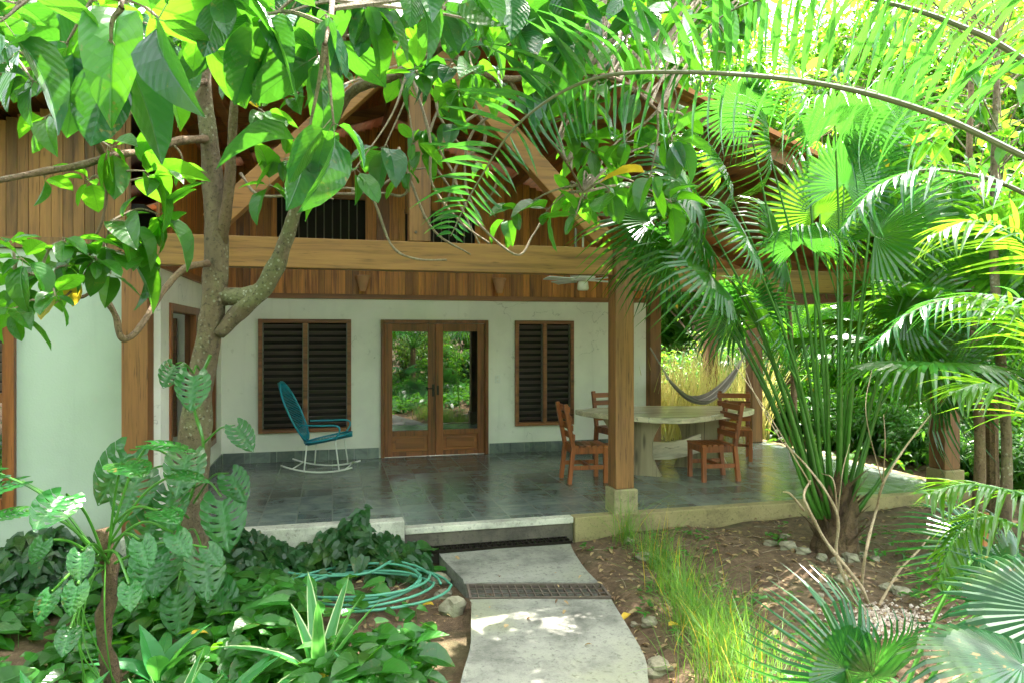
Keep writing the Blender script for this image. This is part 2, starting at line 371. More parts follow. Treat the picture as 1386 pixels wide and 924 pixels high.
def dup(r, loc, rz=0., sc=1., label=None, cat=None, group=None):
    c = r.copy(); C.objects.link(c); c.location = loc; c.rotation_euler = (0, 0, rz); c.scale = (sc,)*3
    if label: c['label'] = label
    if cat: c['category'] = cat
    if group: c['group'] = group
    def rec(a, b):
        for ch in list(a.children):
            k = ch.copy(); C.objects.link(k); k.parent = b; rec(ch, k)
    rec(r, c); return c

def spline(pts, n=6):
    P = [Vector(p) for p in pts]; P = [P[0]*2-P[1]]+P+[P[-1]*2-P[-2]]; out = []
    for i in range(1, len(P)-2):
        a, b, c, d = P[i-1:i+3]
        for k in range(n):
            t = k/n; out.append(.5*((2*b)+(c-a)*t+(2*a-5*b+4*c-d)*t*t+(3*b-a-3*c+d)*t**3))
    out.append(P[-2]); return out
def lerpr(vals, n):
    xs = np.linspace(0, len(vals)-1, n); return list(np.interp(xs, range(len(vals)), vals))

# ------------------------------------------------------------------ leaf templates (length 1 along y, width 1 along x)
def leaf_tpl(nl=6, nw=1, kind='ovate', fold=.25, curl=.25, wave=0.):
    V = []; UV = []; F = []
    for i in range(nl+1):
        t = i/nl
        if kind == 'ovate': pw = (sin(pi*min(1, t**.88)))**.62*(1-.05*t)
        elif kind == 'lance': pw = sin(pi*t**.85)**.9
        elif kind == 'heart': pw = (1-t)**.55*min(1, (t+.06)*6)**.5*1.05
        elif kind == 'blade': pw = min(1, .45+t*2)*(1-t)**.6
        pw = max(pw, .02)
        for j in range(-nw, nw+1):
            q = j/nw; x = q*.5*pw; y = t-(.08*abs(q) if kind == 'heart' and t < .3 else 0)
            V.append((x, y, fold*abs(x)+wave*sin(t*19+q*2)*abs(q), -curl*t*t)); UV.append((.5+q*.5*(pw if kind not in('blade',) else 1), t))
    n = 2*nw+1
    for i in range(nl):
        for j in range(n-1): F.append((i*n+j, i*n+j+1, (i+1)*n+j+1, (i+1)*n+j))
    return np.array(V), F, np.array(UV)
def monstera_tpl(nl=6, seed=0, hole=.34, slit=.10):
    r_ = random.Random(seed); V = []; UV = []; F = []; mid = {}
    def Mp(s): return (0., .2+.8*s)
    def Op(s):
        ph = 2.75*(1-s)**.9; Rr = .47+.16*math.exp(-((ph-.0)/.35)**2)+.06*cos(2*ph)
        return (Rr*sin(ph)*1.0, .38+Rr*cos(ph))
    for side in (-1, 1):
        for k in range(nl):
            s0, s1 = k/nl, (k+1)/nl; sm_ = (s0+s1)/2; w_ = (s1-s0)/2
            hasslit = slit*(.6+.8*r_.random()) if k < nl-1 else .0
            hh = hole*(.4+1.0*r_.random()); idx = []
            qs = [0, .2, .36, .5, .64, .8, .92, 1.]
            for q in qs:
                g = 1.
                if .2 < q < .65: g = 1-hh*sin((q-.2)/.45*pi)
                if q > .64: g = min(1, 1-hasslit*(q-.64)/.36)
                row = []
                for e in (-1, 0, 1):
                    s_ = sm_+e*w_*g
                    key = (side > 0, round(s_*nl, 3))
                    a = Mp(s_); b = Op(s_)
                    ext = 1. if e == 0 else (.95 if q == 1 else 1)
                    qq = q*ext; x = side*(a[0]*(1-qq)+b[0]*qq); y = a[1]*(1-qq)+b[1]*qq+.06*sin(qq*pi)
                    z = .10*abs(x)+.018*sin(qq*5)*(1 if e == 0 else .2)-.2*y*y-.12*x*x*2
                    if q == 0 and round(s_*nl, 3) in mid: row.append(mid[round(s_*nl, 3)]); continue
                    V.append((x, y, 0, z)); UV.append((.5+x, max(0, min(1, s_))))
                    row.append(len(V)-1)
                    if q == 0: mid[round(s_*nl, 3)] = len(V)-1
                idx.append(row)
            for i in range(len(qs)-1):
                for e in (0, 1):
                    f = (idx[i][e], idx[i][e+1], idx[i+1][e+1], idx[i+1][e]); F.append(f if side > 0 else f[::-1])
    return np.array(V), F, np.array(UV)
def fan_tpl(N=38, span=300, join=.5, droop=.35, seed=0, pleat=.5, wid=1.):
    r_ = random.Random(seed); V = [(0, 0, 0, 0)]; UV = [(.5, 0)]; F = []
    st_ = [.06, .3, join, .68, .84, 1.]
    da = R(span)/N
    for i in range(N):
        a = -R(span)/2+da*(i+.5); Lr = (.78+.22*cos(a*.6))*(.93+.1*r_.random()); dr = droop*(.6+.8*r_.random()); tw = r_.uniform(-.06, .06)
        prev = None
        for j, r in enumerate(st_):
            hw = da*.5*r if r <= join else da*.5*join*(1-(r-join)/(1-join))**.8*wid
            rr = r*Lr; t = max(0, r-join)/(1-join); zz = -dr*t*t-.1*r*r+.08*cos(a)*r
            aa = a+tw*t
            row = []
            for e in (-1, 0, 1):
                x = sin(aa)*rr*(1-.12*t*t)+cos(aa)*hw*e*Lr; y = cos(aa)*rr*(1-.12*t*t)-sin(aa)*hw*e*Lr
                V.append((x, y, 0, zz+(pleat*hw if e == 0 else 0))); UV.append((.5+e*.3, r)); row.append(len(V)-1)
            if prev is None: F += [(0, row[1], row[0]), (0, row[2], row[1])]
            else:
                for e in (0, 1): F.append((prev[e], prev[e+1], row[e+1], row[e]))
            prev = row
    return np.array(V), F, np.array(UV)
OV = [leaf_tpl(7, 2, 'ovate', f, c, w_) for f, c, w_ in ((.3, .25, .02), (.45, .4, .03), (.15, .12, .025), (.6, .55, .02))]
OVS = [leaf_tpl(4, 1, 'ovate', .3, .25), leaf_tpl(4, 1, 'ovate', .5, .5)]
HT = [leaf_tpl(4, 1, 'heart', .3, .3), leaf_tpl(4, 1, 'heart', .5, .15)]
LN = [leaf_tpl(3, 1, 'lance', .3, .3), leaf_tpl(3, 1, 'lance', .2, .7)]
LNB = [leaf_tpl(7, 2, 'lance', .5, .45, .02), leaf_tpl(7, 2, 'lance', .4, .8, .02)]
BL = [leaf_tpl(6, 1, 'blade', .4, .15), leaf_tpl(6, 1, 'blade', .4, .55), leaf_tpl(7, 1, 'blade', .4, 1.1)]
MO = [monstera_tpl(6, i) for i in range(4)]; MO2 = [monstera_tpl(5, i+9, .16, .02) for i in range(3)]
FANT = [fan_tpl(40, 310, .5, .22, 1), fan_tpl(40, 290, .45, .5, 2), fan_tpl(36, 270, .55, .15, 3)]
def rv(s=1.): return Vector((rnd.uniform(-s, s), rnd.uniform(-s, s), rnd.uniform(-s, s)))
def rosette(mb, pos, d, n, L, mi=0, tpls=OV, wr=.5, spread=.9, droop=.35, tw=None, twmi=1):
    d = Vector(d).normalized(); x = d.orthogonal().normalized(); y = d.cross(x); ph = rnd.uniform(0, 6.28)
    for k in range(n):
        a = ph+k*2.4+rnd.uniform(-.3, .3); s = spread*rnd.uniform(.6, 1.2)
        dd = (d*cos(s)+(x*cos(a)+y*sin(a))*sin(s)); dd.z -= droop*rnd.uniform(.5, 1.5); dd.normalize()
        l = L*rnd.uniform(.45, 1.15); st0 = Vector(pos)-d*(.03*k/ n)
        pl = l*.18; b = st0+dd*pl
        if tw: mb.tube([st0, b], [tw, tw*.7], 4, twmi, cap=False)
        mb.leaf(rnd.choice(tpls), b, dd+rv(.12), Vector((0, 0, 1))+rv(.45), l, l*wr*rnd.uniform(.85, 1.15), mi)

# ================================================================== setting: ground, path, terrace
def ss(a, b, x): t = max(0, min(1, (x-a)/(b-a))); return t*t*(3-2*t)
def gh(x, y):
    z = -.29+.085*ss(2.02, 2.25, x)+.04*ss(2.6, 3.4, x)+.035*sin(x*1.7+1)*cos(y*1.3)+.018*sin(x*4.1+y*3.3)+.012*sin(x*9.3-y*7.7)
    z += .03*ss(2.2, 3.5, x)*sin(y*2.2)
    if -7.5 < x < 7.2 and y > 6.5: z = -.36
    if .3 < x < 2.0 and y < 6.6: z = min(z, -.31)
    return z
def axis(a, b, n, far): return [-far, -120, -50, -25]+list(np.linspace(a, b, n))+[q for q in (30, 60, 130, far)]
xs = axis(-9, 16, 200, 600); ys = [-600, -120, -50, -20]+list(np.linspace(-8, 18, 200))+[30, 60, 130, 600]
V = [(x, y, gh(x, y)) for y in ys for x in xs]; n = len(xs)
F = [(j*n+i, j*n+i+1, (j+1)*n+i+1, (j+1)*n+i) for j in range(len(ys)-1) for i in range(n-1)]
b = MB(); b.add(V, F); tag(b.build('ground', M['soil'], smooth=True), kind='structure')

# concrete path slabs from the step towards the viewer
def slab(left, right, z, th, name='path'):
    L = spline([Vector((x, y, 0)) for x, y in left], 6); Rr = spline([Vector((x, y, 0)) for x, y in right], 6)
    n = len(L); b = MB(); K = 5
    V = []; 
    for i in range(n):
        for k in range(K+1):
            p = L[i].lerp(Rr[i], k/K); V.append((p.x, p.y, z+.004*sin(p.x*5+p.y*4)))
    F = [(i*(K+1)+k, i*(K+1)+k+1, (i+1)*(K+1)+k+1, (i+1)*(K+1)+k) for i in range(n-1) for k in range(K)]
    m0 = len(V); ring = [i*(K+1) for i in range(n)]+[(n-1)*(K+1)+k for k in range(1, K+1)]+[i*(K+1)+K for i in range(n-2, -1, -1)]+list(range(K-1, 0, -1))
    for r in ring: x, y, zz = V[r]; V.append((x, y, z-th))
    q = len(ring)
    for i in range(q): F.append((ring[i], m0+i, m0+(i+1) % q, ring[(i+1) % q]))
    b.add(V, F); o = b.build(name, M['conc']); o.data.polygons.foreach_set('use_smooth', [False]*len(o.data.polygons))
    bv = o.modifiers.new('bevel', 'BEVEL'); bv.width = .014; bv.segments = 2; bv.limit_method = 'ANGLE'; bv.angle_limit = R(50)
    return tag(o, kind='structure')
slab([(.95, 6.44), (.93, 6.2), (.97, 5.85), (1.02, 5.47)], [(2.2, 6.44), (2.12, 6.07), (2.05, 5.6), (2.04, 5.22)], -.2, .2)
slab([(1.0, 5.12), (.9, 4.63), (.83, 4.3), (.7, 3.9), (.5, 3.2), (.2, 2.4), (-.2, 1.4), (-.8, 0), (-1.4, -1.5)],
     [(2.0, 4.88), (1.91, 4.37), (1.83, 3.94), (1.7, 3.6), (1.5, 2.9), (1.2, 2.1), (.8, 1.1), (.2, -.3), (-.4, -1.7)], -.2, .2)
def quad_at(c, a, t, s):   # bilinear corner mix
    return (c[0].lerp(c[1], t)).lerp(c[3].lerp(c[2], t), s)
dg = thing('drain_grate', 'rusty iron grate of open bars set across the concrete path', 'grate', (1.5, 5.2, -.2))
cn = [Vector((1.03, 5.44, 0)), Vector((2.05, 5.19, 0)), Vector((2.02, 4.92, 0)), Vector((1.0, 5.15, 0))]
b = MB(); gz = -.203
for i in range(18):
    t = i/17; p, q = quad_at(cn, 0, t, 0), quad_at(cn, 0, t, 1); p.z = q.z = gz-.002; b.bar(p, q, .008, .02)
for s in (.33, .66):
    p, q = quad_at(cn, 0, 0, s), quad_at(cn, 0, 1, s); p.z = q.z = gz+.006; b.bar(p, q, .007, .008)
b.build('bar_grid', M['rust'], dg)
b = MB()
for i in range(4):
    p, q = cn[i].copy(), cn[(i+1) % 4].copy(); p.z = q.z = gz; b.bar(p, q, .018, .026)
b.build('grate_frame', M['rust'], dg)

g2 = thing('drain_grate', 'dark iron grate lying along the foot of the terrace step', 'grate', (1.45, 6.4, -.2))
b = MB()
for i in range(27): x = .72+i*.056; b.box(x, x+.012, 6.32, 6.45, -.199, -.178)
for y in (6.3, 6.38, 6.45): b.box(.7, 2.2, y, y+.012, -.199, -.175)
b.build('bar_grid', M['darkmetal'], g2)
# terrace
b = MB()
b.box(-1.48, 7.02, 6.575, 10.34, -.3, 0); b.box(4.9, 7.02, 10.34, 11.9, -.3, 0)
tag(b.build('terrace_floor', M['tile']), kind='structure')
b = MB(); b.box(.64, 2.27, 6.455, 6.573, -.055, .004)
tag(b.build('terrace_step', M['kerbl'], bevel=.008), kind='structure')
b = MB(); b.box(.64, 2.27, 6.475, 6.573, -.36, -.057)
tag(b.build('terrace_riser', M['riser']), kind='structure')
b = MB(); b.box(-1.7, .635, 6.41, 6.571, -.36, .085)
tag(b.build('terrace_kerb', M['kerbl'], bevel=.012), kind='structure')
b = MB(); b.box(2.275, 7.16, 6.43, 6.571, -.4, .006); b.box(7.024, 7.16, 6.573, 12, -.4, .006)
tag(b.build('terrace_kerb', M['kerb'], bevel=.01), kind='structure')

# ================================================================== the house
RX, RZ, SLP = .75, 4.85, .36
def rz_(x): return RZ-SLP*abs(x-RX)
H = thing('wooden_house', 'white plastered house with timber gable, wide low roof and open tiled terrace', 'house', (1.5, 8.5, 0))
YB, XS, YF = 10.35, -1.48, 6.82
# plaster walls with real openings
b = MB()
def wall_y(b, x0, x1, y0, y1, z0, z1, ops):
    xs_ = sorted(ops); x = x0
    for a, c, za, zb in xs_:
        b.box(x, a, y0, y1, z0, z1)
        if za > z0: b.box(a, c, y0, y1, z0, za)
        b.box(a, c, y0, y1, zb, z1); x = c
    b.box(x, x1, y0, y1, z0, z1)
WIN = [(-1.0, .26, .41, 2.0), (.68, 2.27, -.0, 2.0), (2.69, 3.63, .40, 2.0)]
wall_y(b, XS-.16, 4.86, YB, YB+.16, -.3, 2.3, WIN)
b.build('wall', M['plaster'], H)
b = MB(); SO = (7.15, 9.8, .38, 2.07)
b.box(XS-.15, XS, YF, SO[0], -.3, 2.36); b.box(XS-.15, XS, SO[1], YB, -.3, 2.36)
b.box(XS-.15, XS, SO[0], SO[1], -.3, SO[2]); b.box(XS-.15, XS, SO[0], SO[1], SO[3], 2.36)
b.build('wall', M['plaster'], H)
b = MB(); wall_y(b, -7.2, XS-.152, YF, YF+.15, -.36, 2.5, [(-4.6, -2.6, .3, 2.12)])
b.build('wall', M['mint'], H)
b = MB(); b.box(4.70, 4.86, YB+.162, 12, -.3, 2.3); b.box(-7.2, -7.05, YF+.152, 12, -.3, 2.5); b.box(-7.04, 4.69, 11.85, 12, -.3, 2.3)
b.build('wall', M['plaster'], H)
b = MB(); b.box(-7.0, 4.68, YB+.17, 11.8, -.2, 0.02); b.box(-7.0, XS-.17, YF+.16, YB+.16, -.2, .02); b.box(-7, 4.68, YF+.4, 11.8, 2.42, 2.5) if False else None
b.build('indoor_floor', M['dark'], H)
# slate skirting
b = MB()
for x0, x1 in ((XS+.02, .655), (2.295, 4.86)):
    n_ = max(1, round((x1-x0)/.33))
    b = MB()
    for i in range(n_): b.box(x0+(x1-x0)*i/n_+.002, x0+(x1-x0)*(i+1)/n_-.002, YB-.018, YB+.0, .002, .15)
    b.build('skirting_tiles', M['tile'], H)
b = MB()
for i in range(10): b.box(XS, XS+.018, YF+.05+i*.345, YF+.05+(i+1)*.345-.004, .002, .15)
b.build('skirting_tiles', M['tile'], H)
# siding above the plaster
def planks_y(b, x0, x1, y, zlo, ztop, wd=.095, th=.02, holes=()):
    x = x0
    while x < x1-.01:
        w_ = min(wd*rnd.uniform(.9, 1.1), x1-x); zt = ztop((x+w_/2)) if callable(ztop) else ztop
        segs = [(zlo, zt)]
        for (ha, hb, hz0, hz1) in holes:
            if ha < x+w_/2 < hb:
                segs = [(zlo, hz0), (min(hz1, zt), zt)]
        for a, c in segs:
            if c-a > .02: b.box(x+.002, x+w_-.002, y-th*rnd.uniform(.8, 1.1), y, a, c)
        x += w_
HO = [(-.75, .42, 2.95, 3.72), (1.05, 2.1, 2.95, 3.55)]
b = MB(); planks_y(b, XS+.0, 4.86, YB+.02, 2.35, lambda x: rz_(x)-.02, holes=HO)
b.build('siding', M['siding'], H)
b = MB(); y = YF+.3
while y < YB-.1: b.box(XS-.1, XS-.08+rnd.uniform(0, .006), y+.002, y+.097, 2.42, rz_(XS)-.03); y += .1
b.build('siding', M['siding'], H)
b = MB(); planks_y(b, -7.0, XS-.24, YF+.02, 2.605, lambda x: rz_(x)-.02, .082)
b.build('siding', M['siding_pale'], H)
b = MB(); b.box(4.70, 4.84, YB+.162, 12, 2.3, 3.25); b.build('siding', M['siding'], H)
b = MB(); b.prism([(XS-.1, -2.31), (4.86, -2.31), (4.86, -rz_(4.86)+.02), (RX, -RZ+.02), (XS-.1, -rz_(XS-.1)+.02)], 0, .03)
b.v = [np.stack([v[:, 0], YB+.125+v[:, 2], -v[:, 1]], 1) for v in b.v]; b.build('gable_backing', M['dark'], H)  # dark backing added so no light shows through the plank gaps
b = MB(); b.box(XS, 4.88, YB-.035, YB+.1, 2.29, 2.36); b.build('wall_plate', M['trim'], H, bevel=.004)
b = MB(); b.box(XS-.17, XS+.03, YF+.1, YB-.04, 2.362, 2.43); b.build('wall_plate', M['trim'], H, bevel=.004)
b = MB(); b.box(-7.1, XS-.24, YF-.04, YF+.12, 2.505, 2.6); b.build('wall_plate', M['post'], H, bevel=.004)
# clerestory openings with bars, dark panel standing in for the unlit room
for k, (a, c, z0, z1) in enumerate(HO):
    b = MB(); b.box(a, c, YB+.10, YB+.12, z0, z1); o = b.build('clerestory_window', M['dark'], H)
    b = MB(); x = a+.06
    while x < c: b.tube([(x, YB+.03, z0), (x, YB+.03, z1)], .009, 6); x += .115
    b.build('window_bars', M['metal'], o)
    b = MB(); b.box(a-.03, c+.03, YB-.02, YB+.03, z0-.06, z0-.001); b.build('sill', M['trim'], o); b = MB(); b.box(a-.03, c+.03, YB-.02, YB+.03, z1+.001, z1+.06); b.build('lintel', M['trim'], o)
b = MB(); b.box(.62, .80, YB-.06, YB-.005, 2.8, 4.7); b.build('wall_post', M['frame'], H, bevel=.005)
# ceiling of the rooms so that windows look into the dark
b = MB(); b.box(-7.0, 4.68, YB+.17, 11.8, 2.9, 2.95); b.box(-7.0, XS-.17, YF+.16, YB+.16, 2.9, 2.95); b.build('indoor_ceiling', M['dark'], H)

# windows and doors
def frame_y(b, x0, x1, z0, z1, y, w_=.055, d=.07, bottom=True):
    b.box(x0, x0+w_, y-d, y+.02, z0, z1); b.box(x1-w_, x1, y-d, y+.02, z0, z1)
    b.box(x0+w_, x1-w_, y-d, y+.02, z1-w_, z1)
    if bottom: b.box(x0+w_, x1-w_, y-d, y+.02, z0, z0+w_)
def louvre_window(x0, x1, z0, z1, yy, tilt=.03):
    b = MB(); frame_y(b, x0, x1, z0, z1, yy); xm = (x0+x1)/2; b.box(xm-.03, xm+.03, yy-.065, yy+.02, z0+.056, z1-.056)
    wn_ = b.build('window', M['trim'], H, bevel=.004)
    for a, c in ((x0+.055, xm-.03), (xm+.03, x1-.055)):
        b = MB(); n_ = 16; hh = (z1-z0-.112)/n_
        for i in range(n_):
            zc = z0+.056+hh*(i+.5); b.bar((a+.012, yy+.01, zc), (c-.012, yy+.01, zc), hh*.96, .005, up=(0, .55, .83))
        b.build('louvre_panel', M['louvre'], wn_)
        b = MB(); b.box(a, a+.012, yy-.03, yy+.02, z0+.056, z1-.056); b.box(c-.012, c, yy-.03, yy+.02, z0+.056, z1-.056); b.build('louvre_track', M['metal'], wn_)
    b = MB(); b.box(x0+.02, x1-.02, yy+.1, yy+.12, z0, z1); b.build('dark_room_panel', M['dark'], wn_)  # solid dark sheet painted as the unlit room behind the slats
louvre_window(*WIN[0], YB+.02); louvre_window(*WIN[2], YB+.02)
# double glazed door
x0, x1, z0, z1 = WIN[1]; b = MB(); frame_y(b, x0, x1, z0+.003, z1, YB+.03, .05, .09, False)
D = b.build('door_frame', M['frame'], H, bevel=.004)
xm = (x0+x1)/2
for a, c in ((x0+.053, xm-.002), (xm+.002, x1-.053)):
    b = MB(); y0, y1 = YB-.03, YB+.02; sw = .11
    b.box(a, a+sw, y0, y1, .012, 1.945); b.box(c-sw, c, y0, y1, .012, 1.945)
    b.box(a+sw, c-sw, y0, y1, 1.83, 1.945); b.box(a+sw, c-sw, y0, y1, .012, .08); b.box(a+sw, c-sw, y0, y1, .31, .385)
    dl = b.build('door_leaf', M['frame'], D, bevel=.005)
    b = MB(); b.box(a+sw, c-sw, YB-.008, YB+.002, .385, 1.83); b.build('door_pane', M['glass'], dl) if False else b.build('door_pane', M['glass'], D)
    b = MB(); b.box(a+sw, c-sw, YB-.005, YB+.012, .08, .31); b.box(a+sw+.05, c-sw-.05, YB-.022, YB-.006, .12, .27); b.build('door_panel', M['panel'], D, bevel=.006)
b = MB(); b.box(xm-.055, xm-.015, YB-.04, YB-.031, .88, 1.06); b.tube([(xm-.035, YB-.04, 1.0), (xm-.035, YB-.085, 1.0), (xm-.13, YB-.09, 1.0)], .009, 8)
b.box(xm+.015, xm+.05, YB-.04, YB-.031, .9, 1.04); b.build('door_handle', M['darkmetal'], D)
# side casement window in the left terrace wall
y0, y1, z0, z1 = SO; b = MB(); ym = (y0+y1)/2; wd = .08
X0, X1 = XS-.08, XS+.02
b.box(X0, X1, y0, y0+wd, z0, z1); b.box(X0, X1, y1-wd, y1, z0, z1); b.box(X0, X1, y0+wd, y1-wd, z1-wd, z1); b.box(X0, X1, y0+wd, y1-wd, z0, z0+wd)
b.box(X0, X1, ym-.08, ym+.08, z0+wd, z1-wd)
sw_ = b.build('window', M['frame'], H, bevel=.005)
b = MB(); b.box(X0+.03, X0+.04, y0+wd, ym-.08, z0+wd, z1-wd); b.box(X0+.03, X0+.04, ym+.08, y1-wd, z0+wd, z1-wd); b.build('pane', M['glass'], sw_)
b = MB(); b.box(X1, X1+.04, ym-.02, ym+.02, 1.0, 1.12); b.build('window_handle', M['darkmetal'], sw_)
# facade window at the far left: louvred top light over fixed glass
b = MB(); frame_y(b, -4.6, -2.6, .3, 2.12, YF+.05, .09, .1); b.box(-4.51, -2.69, YF-.045, YF+.07, 1.2, 1.28); b.box(-3.64, -3.56, YF-.042, YF+.07, .39, 1.2)
fw = b.build('window', M['frame'], H, bevel=.005)
b = MB()
for i in range(9): zc = 1.3+i*.083; b.bar((-4.5, YF+.03, zc+.03), (-2.7, YF+.03, zc+.03), .09, .006, up=(0, .75, .66))
b.build('louvre_panel', M['louvre'], fw)
b = MB(); b.box(-4.51, -2.69, YF+.02, YF+.03, .39, 1.2); b.build('pane', M['glass'], fw)
b = MB(); b.box(-4.6, -2.6, YF+.12, YF+.14, .3, 2.1); b.build('dark_room_panel', M['dark'], fw)  # solid dark sheet in place of the unlit room

# timber frame of the terrace
def part_bar(name, a, c, wd, ht, mat, up=(0, 0, 1), bev=.008):
    b = MB(); b.bar(a, c, wd, ht, up); return b.build(name, mat, H, bevel=bev)
part_bar('beam', (-1.50, 6.62, 2.50), (2.72, 6.62, 2.50), .16, .27, M['beam'])
part_bar('beam', (2.93, 6.62, 2.34), (6.95, 6.62, 2.34), .16, .24, M['beam'])
part_bar('beam', (6.85, 6.72, 2.33), (6.85, 12, 2.33), .15, .2, M['trim'])
part_bar('post', (-1.61, 6.60, -.3), (-1.61, 6.60, 2.635), .205, .2, M['postred'], (0, 1, 0))
def pxpost(x, y, zt, wd=.2, plinth=True, pm='plinth'):
    b = MB(); b.bar((x, y, .24 if plinth else .002), (x, y, zt), wd, wd, (0, 1, 0)); o = b.build('post', M['post'], H, bevel=.008)
    if plinth:
        b = MB(); b.bar((x, y-.01, -.35), (x, y-.01, .238), wd+.055, wd+.05, (0, 1, 0)); b.build('plinth', M[pm], o, bevel=.012)
pxpost(2.825, 6.60, 2.64); pxpost(6.85, 6.62, 2.45, .22, True, 'kerb'); pxpost(6.85, 10.4, 2.22, .2, False); pxpost(5.02, 10.42, 2.9, .19, False); pxpost(6.85, 11.8, 2.22, .2, False)
part_bar('king_post', (.79, 6.62, 2.637), (.79, 6.62, 4.62), .2, .17, M['post'], (0, 1, 0))
part_bar('brace', (2.62, 6.625, 2.74), (.92, 6.625, 4.46), .15, .2, M['strut'])
part_bar('brace', (-1.02, 6.625, 2.74), (.66, 6.625, 4.46), .15, .2, M['strut'])
b = MB(); b.tube([(2.33, 6.57, 2.62), (2.33, 6.57, 2.82)], .012, 6); b.build('tie_rod', M['metal'], H)
for x in (-1.61, 2.825):
    for z in (2.43, 2.56): b = MB(); b.tube([(x+.03, 6.478, z), (x+.03, 6.505, z)], .014, 8); b.build('bolt', M['rust'], H)
for x, z in ((.75, 2.72), (.83, 2.86), (2.52, 2.80), (-.9, 2.80)): b = MB(); b.tube([(x, 6.515, z), (x, 6.545, z)], .013, 8); b.build('bolt', M['rust'], H)
# roof: boards, rafters, purlins, covering
for sgn in (-1, 1):
    xe = -7.6 if sgn < 0 else 7.55
    n_ = int(abs(xe-RX)/.14); b = MB()
    for i in range(n_):
        xa = RX+(xe-RX)*i/n_; xb = RX+(xe-RX)*((i+1)/n_)-.004*sgn
        za, zb = rz_(xa)+.14, rz_(xb)+.14
        V = [(x, y, z+dz) for y in (6.16, 12.2) for dz in (0, .022) for x, z in ((xa, za), (xb, zb))]
        b.add(V, [(0, 1, 3, 2), (4, 6, 7, 5), (0, 2, 6, 4), (1, 5, 7, 3), (0, 4, 5, 1), (2, 3, 7, 6)])
    rf = b.build('roof', M['roofwood'], H)
    b = MB(); d0 = .165
    V = [(x, y, rz_(x)+dz) for y in (6.1, 12.3) for dz in (d0, d0+.05) for x in (RX-.0*sgn, xe+.08*sgn)]
    b.add(V, [(0, 1, 3, 2), (4, 6, 7, 5), (0, 2, 6, 4), (1, 5, 7, 3), (0, 4, 5, 1), (2, 3, 7, 6)]); b.build('roof_covering', M['clay'], rf)
    for yy in (6.28, 7.5, 8.7, 9.9, 11.1, 12.1):
        b = MB(); b.bar((RX+.03*sgn, yy, RZ+.06), (xe, yy, rz_(xe)+.062), .07, .15); b.build('rafter', M['rafter'], rf)
part_bar('ridge_beam', (RX, 6.2, 4.72), (RX, 12.15, 4.72), .12, .2, M['rafter'])
for x in (-3.6, -1.1, 2.7, 4.8): part_bar('purlin', (x, 6.2, rz_(x)-.055), (x, 12.15, rz_(x)-.055), .1, .12, M['rafter'])

# ================================================================== fittings on the terrace
def wall_lamp(x, z, lab):
    t = thing('wall_lamp', lab, 'wall lamp', (x, YB-.02, z), 'terracotta wall lamps')
    b = MB(); b.lathe([(.045, -.10), (.07, 0), (.095, .09), (.105, .10), (.105, .125), (.09, .125), (.08, .1), (.05, -.08), (0, -.085)], 0, -.1, 24)
    b.v = [v*np.array([1, 1, 1]) for v in b.v]; b.build('lamp_shade', M['claylt'], t, True, local=True)
    b = MB(); b.box(-.04, .04, -.03, -.001, -.05, .05); b.build('wall_plate', M['clay'], t, local=True)
wall_lamp(.42, 2.50, 'terracotta pot lamp on the plank wall between louvred window and double door')
wall_lamp(2.42, 2.50, 'terracotta pot lamp on the plank wall above the right jamb of the double door')
t = thing('light_switch', 'white double light switch on the wall right of the door', 'light switch', (2.42, YB, 1.12))
b = MB(); b.box(-.04, .04, -.012, -.001, -.06, .06); b.build('switch_plate', M['white'], t, bevel=.003, local=True)
b = MB(); b.box(-.012, .012, -.02, -.0125, .012, .04); b.box(-.012, .012, -.02, -.0125, -.04, -.012); b.build('rocker', M['lamp'], t, bevel=.002, local=True)
# ceiling fan
fc = W(789, 375, 8.35); t = thing('ceiling_fan', 'white ceiling fan with four blades and a small lamp hanging over the terrace', 'ceiling fan', fc)
b = MB(); b.tube([(0, 0, .08), (0, 0, rz_(fc.x)-fc.z)], .013, 10); b.build('down_rod', M['white'], t, True, local=True)
b = MB(); b.lathe([(0, .1), (.05, .1), (.15, .065), (.165, .02), (.15, -.02), (.09, -.05), (0, -.05)], n=28); b.build('motor_housing', M['white'], t, True, local=True)
b = MB(); b.lathe([(.05, -.051), (.065, -.07), (.075, -.15), (.06, -.17), (0, -.175)], n=20); b.build('lamp_bowl', M['lamp'], t, True, local=True)
for k in range(4):
    a = .35+k*pi/2; d = Vector((cos(a), sin(a), 0)); b = MB()
    b.bar(d*.08+Vector((0, 0, -.045)), d*.2+Vector((0, 0, -.045)), .03, .008); b.bar(d*.18+Vector((0, 0, -.04)), d*.58+Vector((0, 0, -.04)), .11, .01, w2=.13, up=(d.y*.22, -d.x*.22, 1))
    b.build('fan_blade', M['white'], t, local=True)

